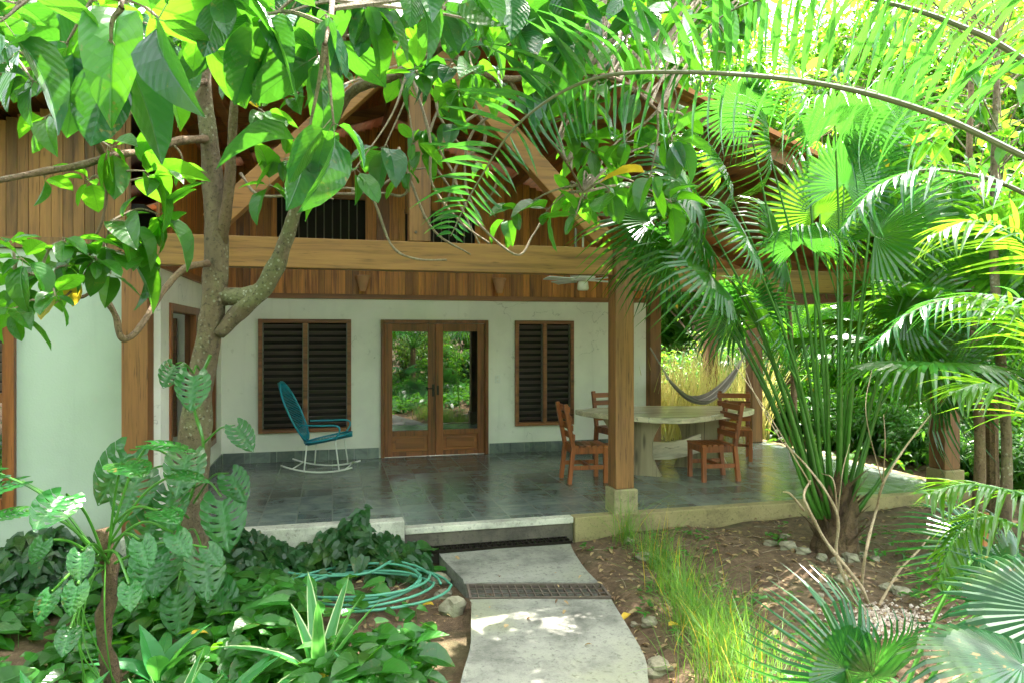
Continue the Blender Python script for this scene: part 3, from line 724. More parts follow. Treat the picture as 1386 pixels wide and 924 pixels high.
# wooden chairs: slatted seat, ladder back of four slats
def make_chair(lab, loc, rz, group='slatted wooden dining chairs'):
    t = thing('dining_chair', lab, 'chair', loc, group, rz)      # faces +x locally
    b = MB()
    for i in range(6): x = -.2+.075*i; b.box(x, x+.062, -.215, .215, .43, .452)
    b.build('seat', M['chairx'], t, bevel=.004, local=True)
    b = MB(); b.box(-.19, .22, -.205, -.18, .355, .43); b.box(-.19, .22, .18, .205, .355, .43); b.box(.195, .222, -.179, .179, .355, .43); b.box(-.21, -.185, -.179, .179, .355, .43)
    b.build('seat_frame', M['chair'], t, bevel=.003, local=True)
    for s in (-1, 1):
        b = MB(); b.bar((.2, s*.195, 0), (.2, s*.195, .43), .05, .05, (0, 1, 0)); b.build('leg', M['chair'], t, bevel=.004, local=True)
        b = MB(); b.bar((-.25, s*.195, 0), (-.2, s*.195, .43), .05, .055, (0, 1, 0)); b.bar((-.2, s*.195, .42), (-.3, s*.195, .95), .05, .05, (0, 1, 0)); b.build('leg', M['chair'], t, bevel=.004, local=True)
        b = MB(); b.bar((.19, s*.195, .19), (-.21, s*.195, .19), .025, .05); b.build('stretcher', M['chair'], t, bevel=.003, local=True)
    b = MB(); b.bar((0, -.19, .2), (0, .19, .2), .03, .04); b.build('stretcher', M['chair'], t, bevel=.003, local=True)
    b = MB()
    for z in (.56, .67, .78, .89):
        x = -.2-.1*(z-.42)/.53+.03; b.bar((x, -.235, z), (x, .235, z), .02, .07)
    b.build('backrest', M['chairx'], t, bevel=.004, local=True)
    return t
c0 = make_chair('slatted wooden chair left of the table, half hidden by the front post', (3.0, 8.12, 0), R(-4))
for lab, loc, rz in (('slatted wooden chair in front of the right table leg, facing left', (4.56, 7.82, 0), R(176)),
                     ('slatted wooden chair at the far right end of the table, below the hammock end', (5.62, 9.0, 0), R(-118)),
                     ('slatted wooden chair behind the table, against the white wall corner', (4.0, 9.55, 0), R(-80))):
    dup(c0, loc, rz, 1, lab)
# live-edge table
TB = thing('slab_table', 'pale live-edge slab table on two waisted plank legs', 'table', (4.3, 8.4, 0))
edge = [(3.15, 8.9), (3.2, 8.55), (3.45, 8.12), (3.75, 7.75), (4.05, 7.62), (4.4, 7.72), (4.75, 7.92), (5.05, 8.02), (5.35, 8.2), (5.55, 8.45), (5.4, 8.75), (5.15, 8.92), (4.7, 9.0), (4.3, 9.12), (3.9, 9.1), (3.5, 9.05)]
e2 = [(p.x, p.y) for p in spline([Vector((x, y, 0)) for x, y in edge+[edge[0]]], 4)[:-1]]
b = MB(); b.prism(e2, .715, .785); b.build('tabletop', M['slab'], TB, bevel=.012)
LD = Vector((.80, -.60, 0)); LN_ = Vector((.60, .80, 0))
def waist(cx, cy, half=.36):
    b = MB(); prof = []
    for i in range(15):
        t = i/14; z = .713*t; w_ = half*(1.12-.42*sin(pi*min(1, t*.9+.1))**1.2 if t < .5 else .70+.42*((t-.5)*2)**2); prof.append((w_, z))
    c = Vector((cx, cy, 0)); V = []
    for k in (-.04, .04):
        for s_ in (-1, 1):
            for w_, z in prof: p = c+LD*(s_*w_)+LN_*k; V.append((p.x, p.y, z))
    n = 15; F = []
    for k in (0, 1):
        o = k*2*n
        for i in range(n-1): f = (o+i, o+i+1, o+n+i+1, o+n+i); F.append(f if k else f[::-1])
    for q in (0, 1):
        for i in range(n-1): a_ = q*n+i; F.append((a_, a_+1, 2*n+a_+1, 2*n+a_))
    F.append((0, n, 3*n, 2*n)); F.append((n-1, 2*n-1, 4*n-1, 3*n-1))
    b.add(V, F); return b.build('leg', M['slabz'], TB, bevel=.006)
waist(3.72, 8.32); waist(4.80, 8.50)
b = MB(); pts = [(0, .47), (.3, .40), (.55, .375), (.8, .40), (1.09, .47), (1.09, .22), (.8, .17), (.55, .15), (.3, .17), (0, .22)]
V = [(3.72+t_*.987, 8.32+t_*.165+k, z) for k in (-.03, .03) for t_, z in pts]; n = len(pts)
b.add(V, [tuple(range(n)), tuple(range(n, 2*n))[::-1]]+[(i, n+i, n+(i+1) % n, (i+1) % n) for i in range(n)]); b.build('stretcher', M['slab'], TB, bevel=.005)

# rocking chair, faces right and a little towards the viewer
RC = thing('rocking_chair', 'blue corded oval-back rocking chair on thin white rocker frame', 'rocking chair', (-.1, 9.6, 0), rz=R(-14))
def rr(x): return .02+.20*(x/.62)**2*.55+.0
for s in (-1, 1):
    b = MB(); P_ = [(x, s*.25, .014+.13*(abs(x-.0)/.45)**2*.55) for x in np.linspace(-.5, .42, 15)]; b.tube(P_, .011, 8); b.build('rocker', M['white'], RC, True, local=True)
    b = MB(); b.tube([(-.2, s*.25, .03), (-.17, s*.23, .36)], .010, 7); b.build('leg', M['white'], RC, True, local=True)
    b = MB(); b.tube([(.25, s*.25, .04), (.2, s*.24, .42)], .010, 7); b.build('leg', M['white'], RC, True, local=True)
    b = MB(); b.tube(spline([(-.26, s*.24, .62), (.0, s*.3, .62), (.22, s*.31, .62), (.27, s*.3, .56), (.2, s*.25, .43)], 6), .012, 8); b.build('armrest', M['blue'], RC, True, local=True)
for x, z in ((-.35, .06), (.33, .055)):
    b = MB(); b.tube([(x, -.25, z), (x, .25, z)], .009, 7); b.build('cross_bar', M['white'], RC, True, local=True)
def oval_net(name, c, ax, ay, a_, b_, nc=44, sag=.03, nrm=Vector((0, 0, 1))):
    b = MB(); ring = [c+ax*(cos(q)*a_)+ay*(sin(q)*b_) for q in np.linspace(0, 2*pi, 40)[:-1]]
    b.tube(ring, .013, 8, close=True); b.build(name+'_rim', M['blue'], RC, True, local=True)
    b = MB()
    for i in range(nc):
        q = -pi/2+pi*(i+.5)/nc; y0 = sin(q)*b_; xw = a_*cos(q)
        pts = [c+ay*y0+ax*(xw*t)-nrm*(sag*(1-t*t)) for t in np.linspace(-1, 1, 7)]; b.tube(pts, .0062, 5, cap=False)
    b.build(name, M['blue'], RC, True, local=True)
tb = Vector((-.40, 0, .88)).normalized(); nb = Vector((.88, 0, .40)).normalized()
oval_net('backrest', Vector((-.4, 0, .78)), Vector((0, 1, 0)), tb, .26, .42, 60, .05, nb)
sb = Vector((.96, 0, .2)).normalized(); ns = Vector((-.2, 0, .96)).normalized()
oval_net('seat', Vector((.05, 0, .43)), Vector((0, 1, 0)), sb, .27, .31, 46, .05, ns)

# hammock between the posts on the far side of the terrace
HA = U(893, 492, 10.9); HB = U(1012, 470, 10.9)
t = thing('hammock', 'grey and cream striped hammock slung beyond the table', 'hammock', (HA+HB)/2)
b = MB(); nn = 22; wv = 9
perp = (HB-HA).cross(Vector((0, 0, 1))).normalized()
V = []; F = []
for i in range(nn+1):
    s = .1+.8*i/nn; c = HA.lerp(HB, s); c.z -= .74*sin(pi*s)**.85+.0; wd = .42*sin(pi*(i/nn*.94+.03))**.6
    for j in range(wv+1):
        q = j/wv*2-1; p = c+perp*(q*wd*.8)+Vector((0, 0, .2*wd*q*q+.015*sin(j*2.5+i*.2))); V.append(p)
for i in range(nn):
    for j in range(wv): F.append((i*(wv+1)+j, i*(wv+1)+j+1, (i+1)*(wv+1)+j+1, (i+1)*(wv+1)+j))
for f in F: b.add([V[q] for q in f], [(0, 1, 2, 3)], mi=(f[0] % (wv+1)) % 2)
b.build('hammock_bed', [M['hamA'], M['hamB']], t, True)
for e, (A_, base) in enumerate(((HA, V[:wv+1]), (HB, V[-wv-1:]))):
    b = MB()
    for p in base: b.tube([A_, p], .005, 4)
    b.build('hammock_strings', M['hamB'], t)
b = MB(); b.tube([U(880, 470, 10.9), HA], .012, 6); b.tube([U(1030, 455, 10.9), HB], .012, 6); b.build('hammock_rope', M['hamA'], t)
# ================================================================== the broad-leaved tree in front of the house
def limb(mb, pts, radii, n=8, lump=.12, sub=5):
    P = spline([U(*p) if len(p) == 3 and p[0] > 20 or True else p for p in pts], sub); mb.tube(P, lerpr(radii, len(P)), n, lump=lump); return P
ZT = 5.5
TR = thing('broadleaf_tree', 'big-leaved tree with a forked lichen-spotted trunk in front of the left terrace post', 'tree', (U(258, 790, ZT).x, U(258, 790, ZT).y, -.32))
b = MB(); net = []
net += limb(b, [(256, 800, ZT), (255, 740, ZT), (258, 660, ZT), (263, 600, ZT), (270, 529, ZT), (283, 455, ZT), (290, 398, ZT), (293, 340, ZT), (290, 270, ZT), (283, 190, ZT-.05), (274, 110, ZT-.15), (272, 20, ZT-.3), (268, -80, ZT-.5), (262, -190, ZT-.6)],
            [.20, .155, .135, .122, .102, .09, .094, .09, .082, .066, .062, .058, .05, .04], 12, .1)
net += limb(b, [(296, 452, ZT-.03), (322, 424, ZT-.03), (352, 396, ZT-.04), (374, 360, ZT-.08), (388, 322, ZT-.1), (402, 280, ZT-.15), (422, 230, ZT-.2), (440, 170, ZT-.3), (455, 100, ZT-.5), (470, 10, ZT-.7), (480, -90, ZT-.8)],
            [.05, .062, .07, .068, .055, .042, .036, .032, .028, .024, .015], 10, .12)
net += limb(b, [(296, 400, ZT+.02), (318, 402, ZT), (345, 398, ZT-.03), (366, 382, ZT-.05)], [.08, .075, .07, .05], 9, .12)
TRK = b.build('trunk', M['bark'], TR, True)
b = MB()
def br(pts, rad, n=6): global net; P = limb(b, pts, rad, n, .2); net += P; return P
br([(300, 330, ZT), (308, 270, ZT-.1), (314, 200, ZT-.2), (318, 120, ZT-.4), (326, 40, ZT-.6), (340, -50, ZT-.8)], [.05, .045, .036, .03, .026, .018])
br([(282, 356, ZT-.1), (250, 364, ZT-.3), (222, 392, ZT-.5), (200, 428, ZT-.7), (178, 455, ZT-.8), (164, 456, ZT-.85), (157, 430, ZT-.85), (142, 402, ZT-.9), (134, 384, ZT-.9), (140, 345, ZT-1), (150, 300, ZT-1.1)], [.028, .026, .024, .022, .022, .022, .02, .018, .014, .01, .007])
br([(134, 386, ZT-.9), (112, 402, ZT-1), (96, 398, ZT-1.1), (70, 380, ZT-1.3), (20, 365, ZT-1.5)], [.012, .011, .01, .008, .006])
br([(279, 188, ZT-.1), (240, 192, ZT-.4), (200, 204, ZT-.7), (150, 212, ZT-1), (100, 226, ZT-1.2), (50, 234, ZT-1.4), (-20, 248, ZT-1.7)], [.034, .03, .026, .024, .022, .02, .014])
br([(140, 210, ZT-1), (124, 180, ZT-1.2), (108, 140, ZT-1.5), (80, 92, ZT-1.9), (60, 40, ZT-2.2), (50, -30, ZT-2.4)], [.02, .018, .016, .014, .012, .008])
br([(108, 140, ZT-1.5), (60, 96, ZT-2), (0, 100, ZT-2.5)], [.012, .01, .007])
br([(278, 110, ZT-.2), (235, 124, ZT-.6), (190, 146, ZT-.9), (160, 163, ZT-1.1), (150, 152, ZT-1.1)], [.022, .016, .012, .009, .006])
br([(138, 215, ZT-1), (144, 260, ZT-1.05), (138, 300, ZT-1.1), (124, 330, ZT-1.1), (118, 365, ZT-1.15), (96, 395, ZT-1.2), (60, 420, ZT-1.3)], [.01, .01, .009, .009, .008, .007, .005])
br([(422, 240, ZT-.2), (470, 130, ZT-.4), (540, 100, ZT-.7), (600, 60, ZT-1), (660, 20, ZT-1.2), (700, -40, ZT-1.4)], [.045, .04, .036, .03, .024, .014])
br([(600, 62, ZT-1), (640, 95, ZT-1), (690, 108, ZT-1), (760, 96, ZT-1.1), (840, 110, ZT-1.2), (890, 150, ZT-1.2)], [.026, .024, .022, .018, .014, .008])
br([(470, 10, ZT-.7), (560, -30, ZT-1.1), (680, -60, ZT-1.5), (800, -40, ZT-1.8), (880, -10, ZT-2)], [.03, .028, .022, .018, .01])
br([(340, -40, ZT-.8), (400, -80, ZT-1.6), (440, -60, ZT-2.3), (450, 0, ZT-2.9), (440, 60, ZT-3.2)], [.03, .024, .018, .012, .006])
br([(266, -120, ZT-.5), (200, -160, ZT-1.6), (170, -120, ZT-2.6), (165, -50, ZT-3.2), (165, 10, ZT-3.4)], [.035, .028, .02, .012, .006])
br([(690, 108, ZT-1), (720, 160, ZT-.9), (760, 210, ZT-.8), (790, 260, ZT-.7)], [.016, .013, .01, .006])
b.build('branch', M['bark2'], TR, True)
NP = np.array([tuple(p) for p in net])
# crown: rosettes of large leaves at the end of twigs that grow out of the nearest branch
b = MB()
def twig_to(pos, r=.007):
    p = np.array(tuple(pos)); d = np.linalg.norm(NP-p, axis=1)+np.maximum(0, NP[:, 2]-p[2])*.2
    a = Vector(NP[int(d.argmin())]); q = Vector(pos)
    m_ = a.lerp(q, .5)+rv(.12*(q-a).length)+Vector((0, 0, .12*(q-a).length))
    P = spline([a, m_, q], 5); b.tube(P, lerpr([r*1.5, r, r*.6], len(P)), 5, 1, cap=False); return (q-m_).normalized()
CL = []
# foreground groups (u, v, Z, leaves, leaf length)
for q in [(165, 5, 2.3, 4, .34), (90, -20, 2.4, 5, .28), (270, 30, 2.6, 5, .27), (20, 5, 2.2, 4, .26), (430, 75, 2.5, 5, .27), (452, 170, 2.5, 4, .29),
          (380, 20, 2.6, 6, .25), (600, 10, 3, 6, .28), (690, -10, 2.8, 5, .30), (760, -20, 2.8, 6, .27), (860, -20, 2.7, 6, .27),
          (940, 0, 2.9, 5, .25), (500, 0, 3.0, 5, .22), (330, 70, 3, 5, .26), (30, 55, 2.7, 6, .25), (45, 110, 2.7, 5, .24), (150, 60, 2.2, 3, .27), (215, 25, 2.2, 4, .28), (90, 60, 2.3, 4, .26), (300, -10, 2.3, 5, .27), (355, 20, 2.4, 5, .27), (415, 190, 2.6, 3, .30), (440, 20, 2.4, 5, .26), (560, -20, 2.5, 6, .27), (640, -20, 2.5, 6, .26), (0, 30, 2.1, 5, .26), (200, 90, 2.8, 4, .26), (700, 40, 2.9, 5, .26), (780, 50, 3, 6, .26)]:
    CL.append((q, 'n'))
for q in [(150, 200, 4.4, 6, .26), (200, 232, 4.5, 4, .34), (170, 300, 4.4, 7, .3), (215, 290, 4.6, 5, .32), (140, 330, 4.4, 6, .26), (60, 370, 4.2, 8, .27), (95, 360, 4.2, 7, .26), (25, 385, 4.1, 7, .26),
          (110, 345, 4.3, 5, .28), (150, 370, 4.5, 4, .26), (10, 330, 4, 5, .24), (190, 330, 4.6, 3, .34), (365, 250, 5, 5, .3), (385, 215, 5, 6, .3), (355, 150, 5, 6, .28), (400, 130, 4.6, 7, .28), (340, 100, 4.7, 6, .28),
          (520, 200, 4.4, 5, .3), (480, 230, 4.2, 4, .36), (455, 120, 4.4, 6, .28), (620, 120, 4.5, 6, .27), (560, 95, 4.4, 6, .25), (650, 60, 4.3, 7, .27), (720, 120, 4.4, 7, .25), (770, 160, 4.5, 7, .26), (800, 200, 4.6, 7, .26),
          (845, 190, 4.4, 7, .26), (880, 240, 4.4, 6, .26), (830, 260, 4.6, 6, .26), (780, 290, 4.8, 4, .28), (740, 285, 4.9, 4, .27), (700, 285, 4.9, 4, .24), (790, 130, 4.3, 7, .26), (860, 120, 4.2, 7, .26), (910, 190, 4.3, 6, .25),
          (560, 190, 4.8, 3, .24), (610, 165, 4.7, 3, .22), (250, 230, 5.1, 3, .22), (30, 350, 3.9, 7, .26), (75, 400, 3.9, 6, .26), (130, 350, 4.2, 7, .26), (175, 345, 4.5, 6, .3), (200, 240, 4.5, 6, .28), (15, 420, 3.9, 5, .24), (90, 325, 4.1, 6, .26), (120, 245, 4.5, 5, .28), (60, 240, 4.2, 4, .24), (240, 70, 4.4, 6, .28), (200, 60, 4.2, 7, .28), (60, 160, 4, 4, .22), (130, 120, 4, 3, .28)]:
    CL.append((q, 'm'))
for i in range(150):
    u = rnd.uniform(-80, 930); v = rnd.uniform(-170, 95+30*sin(u*.012)); Z = rnd.uniform(3.0, 6.0)
    if 40 < u < 150 and 50 < v < 130 and rnd.random() < .6: continue
    CL.append(((u, v, Z, rnd.randint(5, 8), rnd.uniform(.2, .28)), 'm' if rnd.random() < .65 else 'n'))
for i in range(34):  # overhead rosettes, mostly out of view, added to dapple the path with shade
    CL.append(((rnd.uniform(820, 1060), rnd.uniform(-140, 90), rnd.uniform(5.6, 6.4), rnd.randint(5, 8), rnd.uniform(.22, .3)), 'm'))
for i in range(75):  # extra crown mostly above the frame, added to shade the path slabs
    CL.append(((rnd.uniform(560, 1080), rnd.uniform(-260, 20), rnd.uniform(4.6, 6.1), rnd.randint(5, 8), rnd.uniform(.22, .3)), 'm'))
for i in range(14):
    CL.append(((rnd.uniform(560, 900), rnd.uniform(20, 120), rnd.uniform(4.2, 5.4), rnd.randint(5, 7), rnd.uniform(.2, .27)), 'm' if i % 3 else 'n'))
for i in range(20):
    CL.append(((rnd.uniform(770, 930), rnd.uniform(60, 300), rnd.uniform(5, 6), rnd.randint(5, 7), rnd.uniform(.2, .27)), 'm'))
for i in range(34):
    CL.append(((rnd.uniform(-60, 560), rnd.uniform(-40, 110), rnd.uniform(3.0, 5.4), rnd.randint(5, 7), rnd.uniform(.2, .27)), 'm' if i % 2 else 'n'))
for (u, v, Z, n_, L), k in CL:
    p = U(u, v, Z); d = twig_to(p); d.z = d.z*.4-.05
    rosette(b, p, d+rv(.5), n_, L*(1.0 if k == 'n' else .92), 0 if (k == 'n' and rnd.random() < .85) or (v < 230 and rnd.random() < .25) else 2, OV, .6, 1.15, .22, .0022)
b.build('crown', [M['leafbig'], M['barks'], M['leafmid']], TR, False)
# tangle of bare lianas hanging under the roof edge
t = thing('liana', 'bare twisted lianas hanging in front of the gable brace', 'vine', U(600, 250, 5.6))
b = MB()
for q in [[(560, 110), (585, 190), (590, 250), (620, 300), (660, 330)], [(600, 120), (575, 200), (612, 262), (650, 330)], [(640, 130), (655, 190), (620, 230), (635, 290), (700, 345), (725, 320), (735, 290)],
          [(585, 110), (600, 160), (640, 215), (670, 245), (650, 280)], [(655, 150), (600, 195), (610, 240), (592, 290)], [(480, 258), (500, 265), (530, 330), (560, 350), (600, 352)], [(440, 262), (500, 260), (545, 232), (590, 228)],
          [(560, 190), (550, 260), (520, 262), (470, 255), (430, 262)], [(540, 200), (585, 305), (640, 345)], [(700, 130), (640, 180), (630, 250), (655, 300)], [(330, 235), (355, 265), (420, 262), (450, 270)]]:
    z0 = rnd.uniform(5.2, 6.0); pts = [U(u+rnd.uniform(-5, 5), v, z0+rnd.uniform(-.12, .12)) for u, v in q]
    P = spline(pts, 6); b.tube(P, lerpr([.013, .010, .007], len(P)), 6, lump=.3)
b.build('stem', M['barks'], t, True)
for k in range(9):
    b2 = rnd.choice([(560, 200), (640, 215), (612, 262), (735, 300), (690, 300), (705, 310), (545, 240), (640, 300), (580, 180)])
    b = MB() if k == 0 else b
    p = U(b2[0]+rnd.uniform(-12, 12), b2[1]+rnd.uniform(-10, 10), 5.6); rosette(b, p, (0, 0, -.4), 3, .2, 0, OV, .6, 1.1, .4)
b.build('foliage', [M['leafmid']], t)

# ================================================================== climbing and potted-out split-leaf plants, left
def monst(mb, base, tip, L, mi=0, rp=.006, face=None, tw=1.0, tp=None):
    base = Vector(base); tip = Vector(tip); m_ = base.lerp(tip, .55)+Vector((0, 0, .12*(tip-base).length))
    P = spline([base, m_, tip], 5); mb.tube(P, lerpr([rp*1.4, rp], len(P)), 6, 1, cap=False)
    h = (tip-base); h.z = 0; h = h.normalized() if h.length > .01 else Vector((0, -1, 0))
    d = h*.75+Vector((0, 0, -.65*tw))+rv(.15); up = face or (Vector((0, -.75, .8))+rv(.3))
    mb.leaf(rnd.choice(tp or MO), tip-d.normalized()*L*.12, d, up, L, L*.98, mi)
t = thing('climbing_philodendron', 'hole-leaved climber wrapping the lower tree trunk', 'climbing plant', (TR.location.x+.1, TR.location.y-.25, -.3))
b = MB()
vine = spline([U(u, v, ZT-.22) for u, v in [(250, 790), (240, 720), (262, 660), (275, 600), (262, 540), (285, 480)]], 6); b.tube(vine, .012, 7, 1, lump=.3)
for (bu, bv), (tu, tv, dz), L in [((270, 500), (262, 505, .35), .30), ((275, 600), (318, 575, .1), .24), ((262, 505), (238, 492, .3), .22), ((262, 660), (300, 672, .5), .38), ((255, 700), (215, 690, .5), .38), ((262, 660), (232, 660, .55), .32),
                                  ((250, 720), (225, 735, .5), .36), ((250, 720), (275, 745, .6), .34), ((250, 740), (205, 745, .6), .32), ((250, 760), (290, 790, .5), .32), ((262, 650), (190, 640, .6), .36), ((262, 640), (176, 608, .5), .40),
                                  ((270, 640), (255, 610, .5), .34), ((250, 770), (240, 800, .6), .3), ((262, 680), (310, 640, .4), .26)]:
    monst(b, U(bu, bv, ZT-.2), U(tu, tv, ZT-.2-dz), L, face=Vector((rnd.uniform(-.3, .5), -1, .55)))
b.build('foliage', [M['monstera'], M['petiole']], t)
t = thing('split_leaf_philodendron', 'tall split-leaf philodendron on a rough brown stem at the lower left', 'plant', (U(150, 930, 3.9).x, U(150, 930, 3.9).y, -.32))
b = MB(); Z_ = 3.9; P = spline([U(u, v, Z_) for u, v in [(155, 960), (148, 900), (140, 850), (150, 790), (143, 740), (138, 715)]], 6); b.tube(P, lerpr([.044, .038, .042, .036], len(P)), 10, lump=.35)
b.build('stem', M['fibre'], t, True)
b = MB()
for tu, tv, tz, L in [(30, 650, 3.7, .42), (90, 668, 3.5, .44), (165, 625, 3.7, .46), (200, 600, 3.9, .44), (235, 640, 3.9, .34), (35, 690, 3.6, .3), (215, 690, 3.6, .36), (235, 720, 3.5, .34), (190, 730, 3.4, .34),
                      (110, 745, 3.4, .34), (105, 790, 3.3, .32), (70, 800, 3.4, .34), (95, 850, 3.3, .3), (0, 640, 3.6, .4), (175, 790, 3.4, .3), (60, 730, 3.6, .28), (280, 740, 3.8, .3)]:
    monst(b, U(143+rnd.uniform(-6, 6), 735+rnd.uniform(-15, 40), Z_), U(tu, tv, tz), L*(.6 if tv < 700 else .45), tp=MO if tv < 720 else MO2, face=Vector((rnd.uniform(-.4, .4), -.12 if tv < 700 else -.8, 1)), tw=.12 if tv < 700 else .9)
for k in range(6): p = U(143, 735, Z_); P = spline([p, p+rv(.15)+Vector((0, -.1, -.3)), p+rv(.2)+Vector((0, -.1, -.85))], 6); b.tube(P, .004, 5, 1)
b.build('foliage', [M['monstera'], M['petiole']], t)

# ================================================================== ground cover, hedge row and litter
def hit_path(x, y): 
    xl = .95 if y > 5.3 else .95-.28*(5.3-y) if y > 3 else .3-(3-y)*.42; xr = 2.15 if y > 5.9 else 2.04 if y > 5 else 2.04-.27*(5-y) if y > 3 else 1.5-(3-y)*.42
    return xl-.08 < x < xr+.06
b = MB(); cnt = 0
while cnt < 11500:
    x = rnd.uniform(-5, 1.0); y = 1.4+4.95*rnd.random()
    if hit_path(x, y) or (x > -.2 and y > 4.4 and rnd.random() < (.93 if not (y > 6.1) else .6)): continue
    dd = sin(x*2.3+y*1.7)+sin(x*5.1-y*3.2)*.5+sin(y*4+x)*.4
    if rnd.random() > .62+.4*dd: cnt += .3; continue
    z = gh(x, y); h = rnd.uniform(.03, .2)*(1+.35*dd); a = rnd.uniform(0, 6.28); d = Vector((cos(a), sin(a), rnd.uniform(-.25, .45))); L = rnd.uniform(.08, .21)
    p = Vector((x, y, z+max(.02, h))); b.leaf(rnd.choice(HT if rnd.random() < .6 else OVS), p, d, Vector((0, -.25, 1))+rv(.4), L, L*rnd.uniform(.5, .85), 0 if sin(x*1.9+y*2.7)+rnd.uniform(-.8, .8) > -.5 else 2)
    if rnd.random() < .3: b.tube([(x, y, z-.02), tuple(p)], .0022, 3, 1, cap=False)
    cnt += 1
tag(b.build('ground_cover', [M['cover'], M['petiole'], M['leafmid']]), 'low heart-leaved ground cover filling the bed left of the path', 'ground cover', kind='stuff')
b = MB()
for i in range(3300):
    x = rnd.uniform(-3.4, .8); y = 6.38-abs(rnd.gauss(0, .2)); z = -.3+rnd.random()**.8*(.52-.5*(6.38-y))*(1 if x < .3 else .55)*(.8+.3*sin(x*5))
    a = rnd.uniform(-2.6, -.5); d = Vector((cos(a), sin(a)*.8, rnd.uniform(-.9, .1))); L = rnd.uniform(.07, .15)
    b.leaf(rnd.choice(HT), (x, y, z), d, Vector((0, -.8, .6))+rv(.3), L, L*.8, 0)
tag(b.build('ivy_edging', [M['coverdk']]), 'dark trailing ivy leaves piled along the left terrace kerb', 'ivy', kind='stuff')
b = MB()
for i in range(9500):
    x = rnd.uniform(-4, 9.5); y = rnd.uniform(1.2, 6.4) if x < 7.2 else rnd.uniform(1.2, 13)
    if hit_path(x, y) and rnd.random() < .95: continue
    if x < .2 and rnd.random() < .5: continue
    a = rnd.uniform(0, 6.28); L = rnd.uniform(.012, .07)
    z = gh(x, y) if not hit_path(x, y) else -.195
    b.leaf(rnd.choice(OVS), (x, y, z+rnd.uniform(.008, .025)), Vector((cos(a), sin(a), rnd.uniform(-.1, .25))), Vector((0, 0, 1))+rv(.35), L, L*.5, 0)
for i in range(500):
    x = rnd.uniform(-.3, 8); y = rnd.uniform(1.2, 6.4); 
    if hit_path(x, y): continue
    a = rnd.uniform(0, 6.28); l = rnd.uniform(.06, .25); z = gh(x, y)+.012; d = Vector((cos(a), sin(a), .03))*l; p = Vector((x, y, z)); b.tube([p, p+d*.5+rv(.01), p+d], .0025, 4, 1)
tag(b.build('leaf_litter', [M['litter'], M['barks']]), 'dry brown leaves and twigs scattered over the bare soil', 'leaf litter', kind='stuff')
# sparse weeds on the bare soil at the right
b = MB()
for i in range(520):
    x = rnd.uniform(2.2, 7.5); y = rnd.uniform(2.6, 6.2)
    if sin(x*3)+sin(y*4+x) < .1: continue
    z = gh(x, y); n_ = rnd.randint(3, 8)
    for k in range(n_):
        a = rnd.uniform(0, 6.28); L = rnd.uniform(.02, .075); b.leaf(rnd.choice(HT), (x+rnd.uniform(-.06, .06), y+rnd.uniform(-.06, .06), z+rnd.uniform(.02, .09)), (cos(a), sin(a), rnd.uniform(-.2, .4)), Vector((0, 0, 1))+rv(.3), L, L*.7)
tag(b.build('weeds', [M['cover']]), 'small green weeds sprouting from the bare soil', 'weeds', kind='stuff')

# fallen yellow leaves that can be told apart
for lab, (u, v, z) in (('yellow fallen leaf on the soil beside the second path slab', (575, 868, -.27)), ('yellow leaf lying under the coil of hose by the path', (587, 818, -.26)), ('yellow curled leaf between the broad-leaved cover plants', (258, 858, -.1)),
                       ('yellow leaf on bare soil to the right of the path', (852, 830, -.24)), ('yellow leaf fallen near the dry palm fibre', (905, 848, -.22))):
    p = G(u, v, z); p.z = max(z, gh(p.x, p.y)+.05); b = MB(); b.leaf(leaf_tpl(6, 2, 'ovate', .5, .3, .03), (0, 0, 0), (cos(u), sin(u), .1), (0, 0, 1), .105, .06)
    o = b.build('fallen_leaf', M['yellowleaf']); o.location = p; tag(o, lab, 'leaf', 'fallen yellow leaves')

# ================================================================== rocks
def rock(seed, r):
    q = random.Random(seed); bm_ = []; b = MB(); n = 12; V = []; F = []; ph = [q.uniform(0, 6.28) for _ in range(8)]
    sx, sy, sz = q.uniform(.8, 1.3), q.uniform(.7, 1.1), q.uniform(.5, .8)
    for i in range(9):
        t = pi*i/8
        for k in range(n):
            a = 2*pi*k/n; x, y, z = sin(t)*cos(a), sin(t)*sin(a), cos(t)
            f = 1+.16*sin(2.3*x+ph[0]+2*y)+.13*sin(4.1*z+ph[1]+x*3)+.1*sin(5.3*y+ph[2])+.05*sin(9*x+ph[3]+7*z)
            mx = max(abs(x*cos(ph[4])+y*sin(ph[4])), abs(y*cos(ph[4])-x*sin(ph[4])), abs(z)); f *= .62+.38*min(1.25, .8/mx)
            V.append((x*f*sx*r, y*f*sy*r, z*f*sz*r))
    for i in range(8):
        for k in range(n): F.append((i*n+k, (i+1)*n+k, (i+1)*n+(k+1) % n, i*n+(k+1) % n))
    b.add(V, F); return b
def put_rock(u, v, wpx, lab, grp, i):
    z = -.27; p = G(u, v, z); Z = p.x*st+p.y*ct; r = wpx/2*.85/FPX*Z
    b = rock(i, r); o = b.build('rock', M['rock']); o.location = (p.x, p.y, gh(p.x, p.y)+r*.3); tag(o, lab, 'rock', grp)
RL = [(525, 745, 16, 'small pale stone at the foot of the kerb left of the first slab'), (565, 766, 36, 'pale stone left of the first slab, farthest of the edging stones'), (592, 783, 34, 'pale flat stone touching the left side of the first slab'),
      (612, 822, 44, 'large round stone beside the left end of the grate'), (548, 772, 22, 'small stone half under the ivy near the hose coil'), (600, 800, 22, 'small stone between two edging stones left of the grate')]
for i, (u, v, w_, lab) in enumerate(RL): put_rock(u, v, w_, lab, 'edging stones left of the path', i)
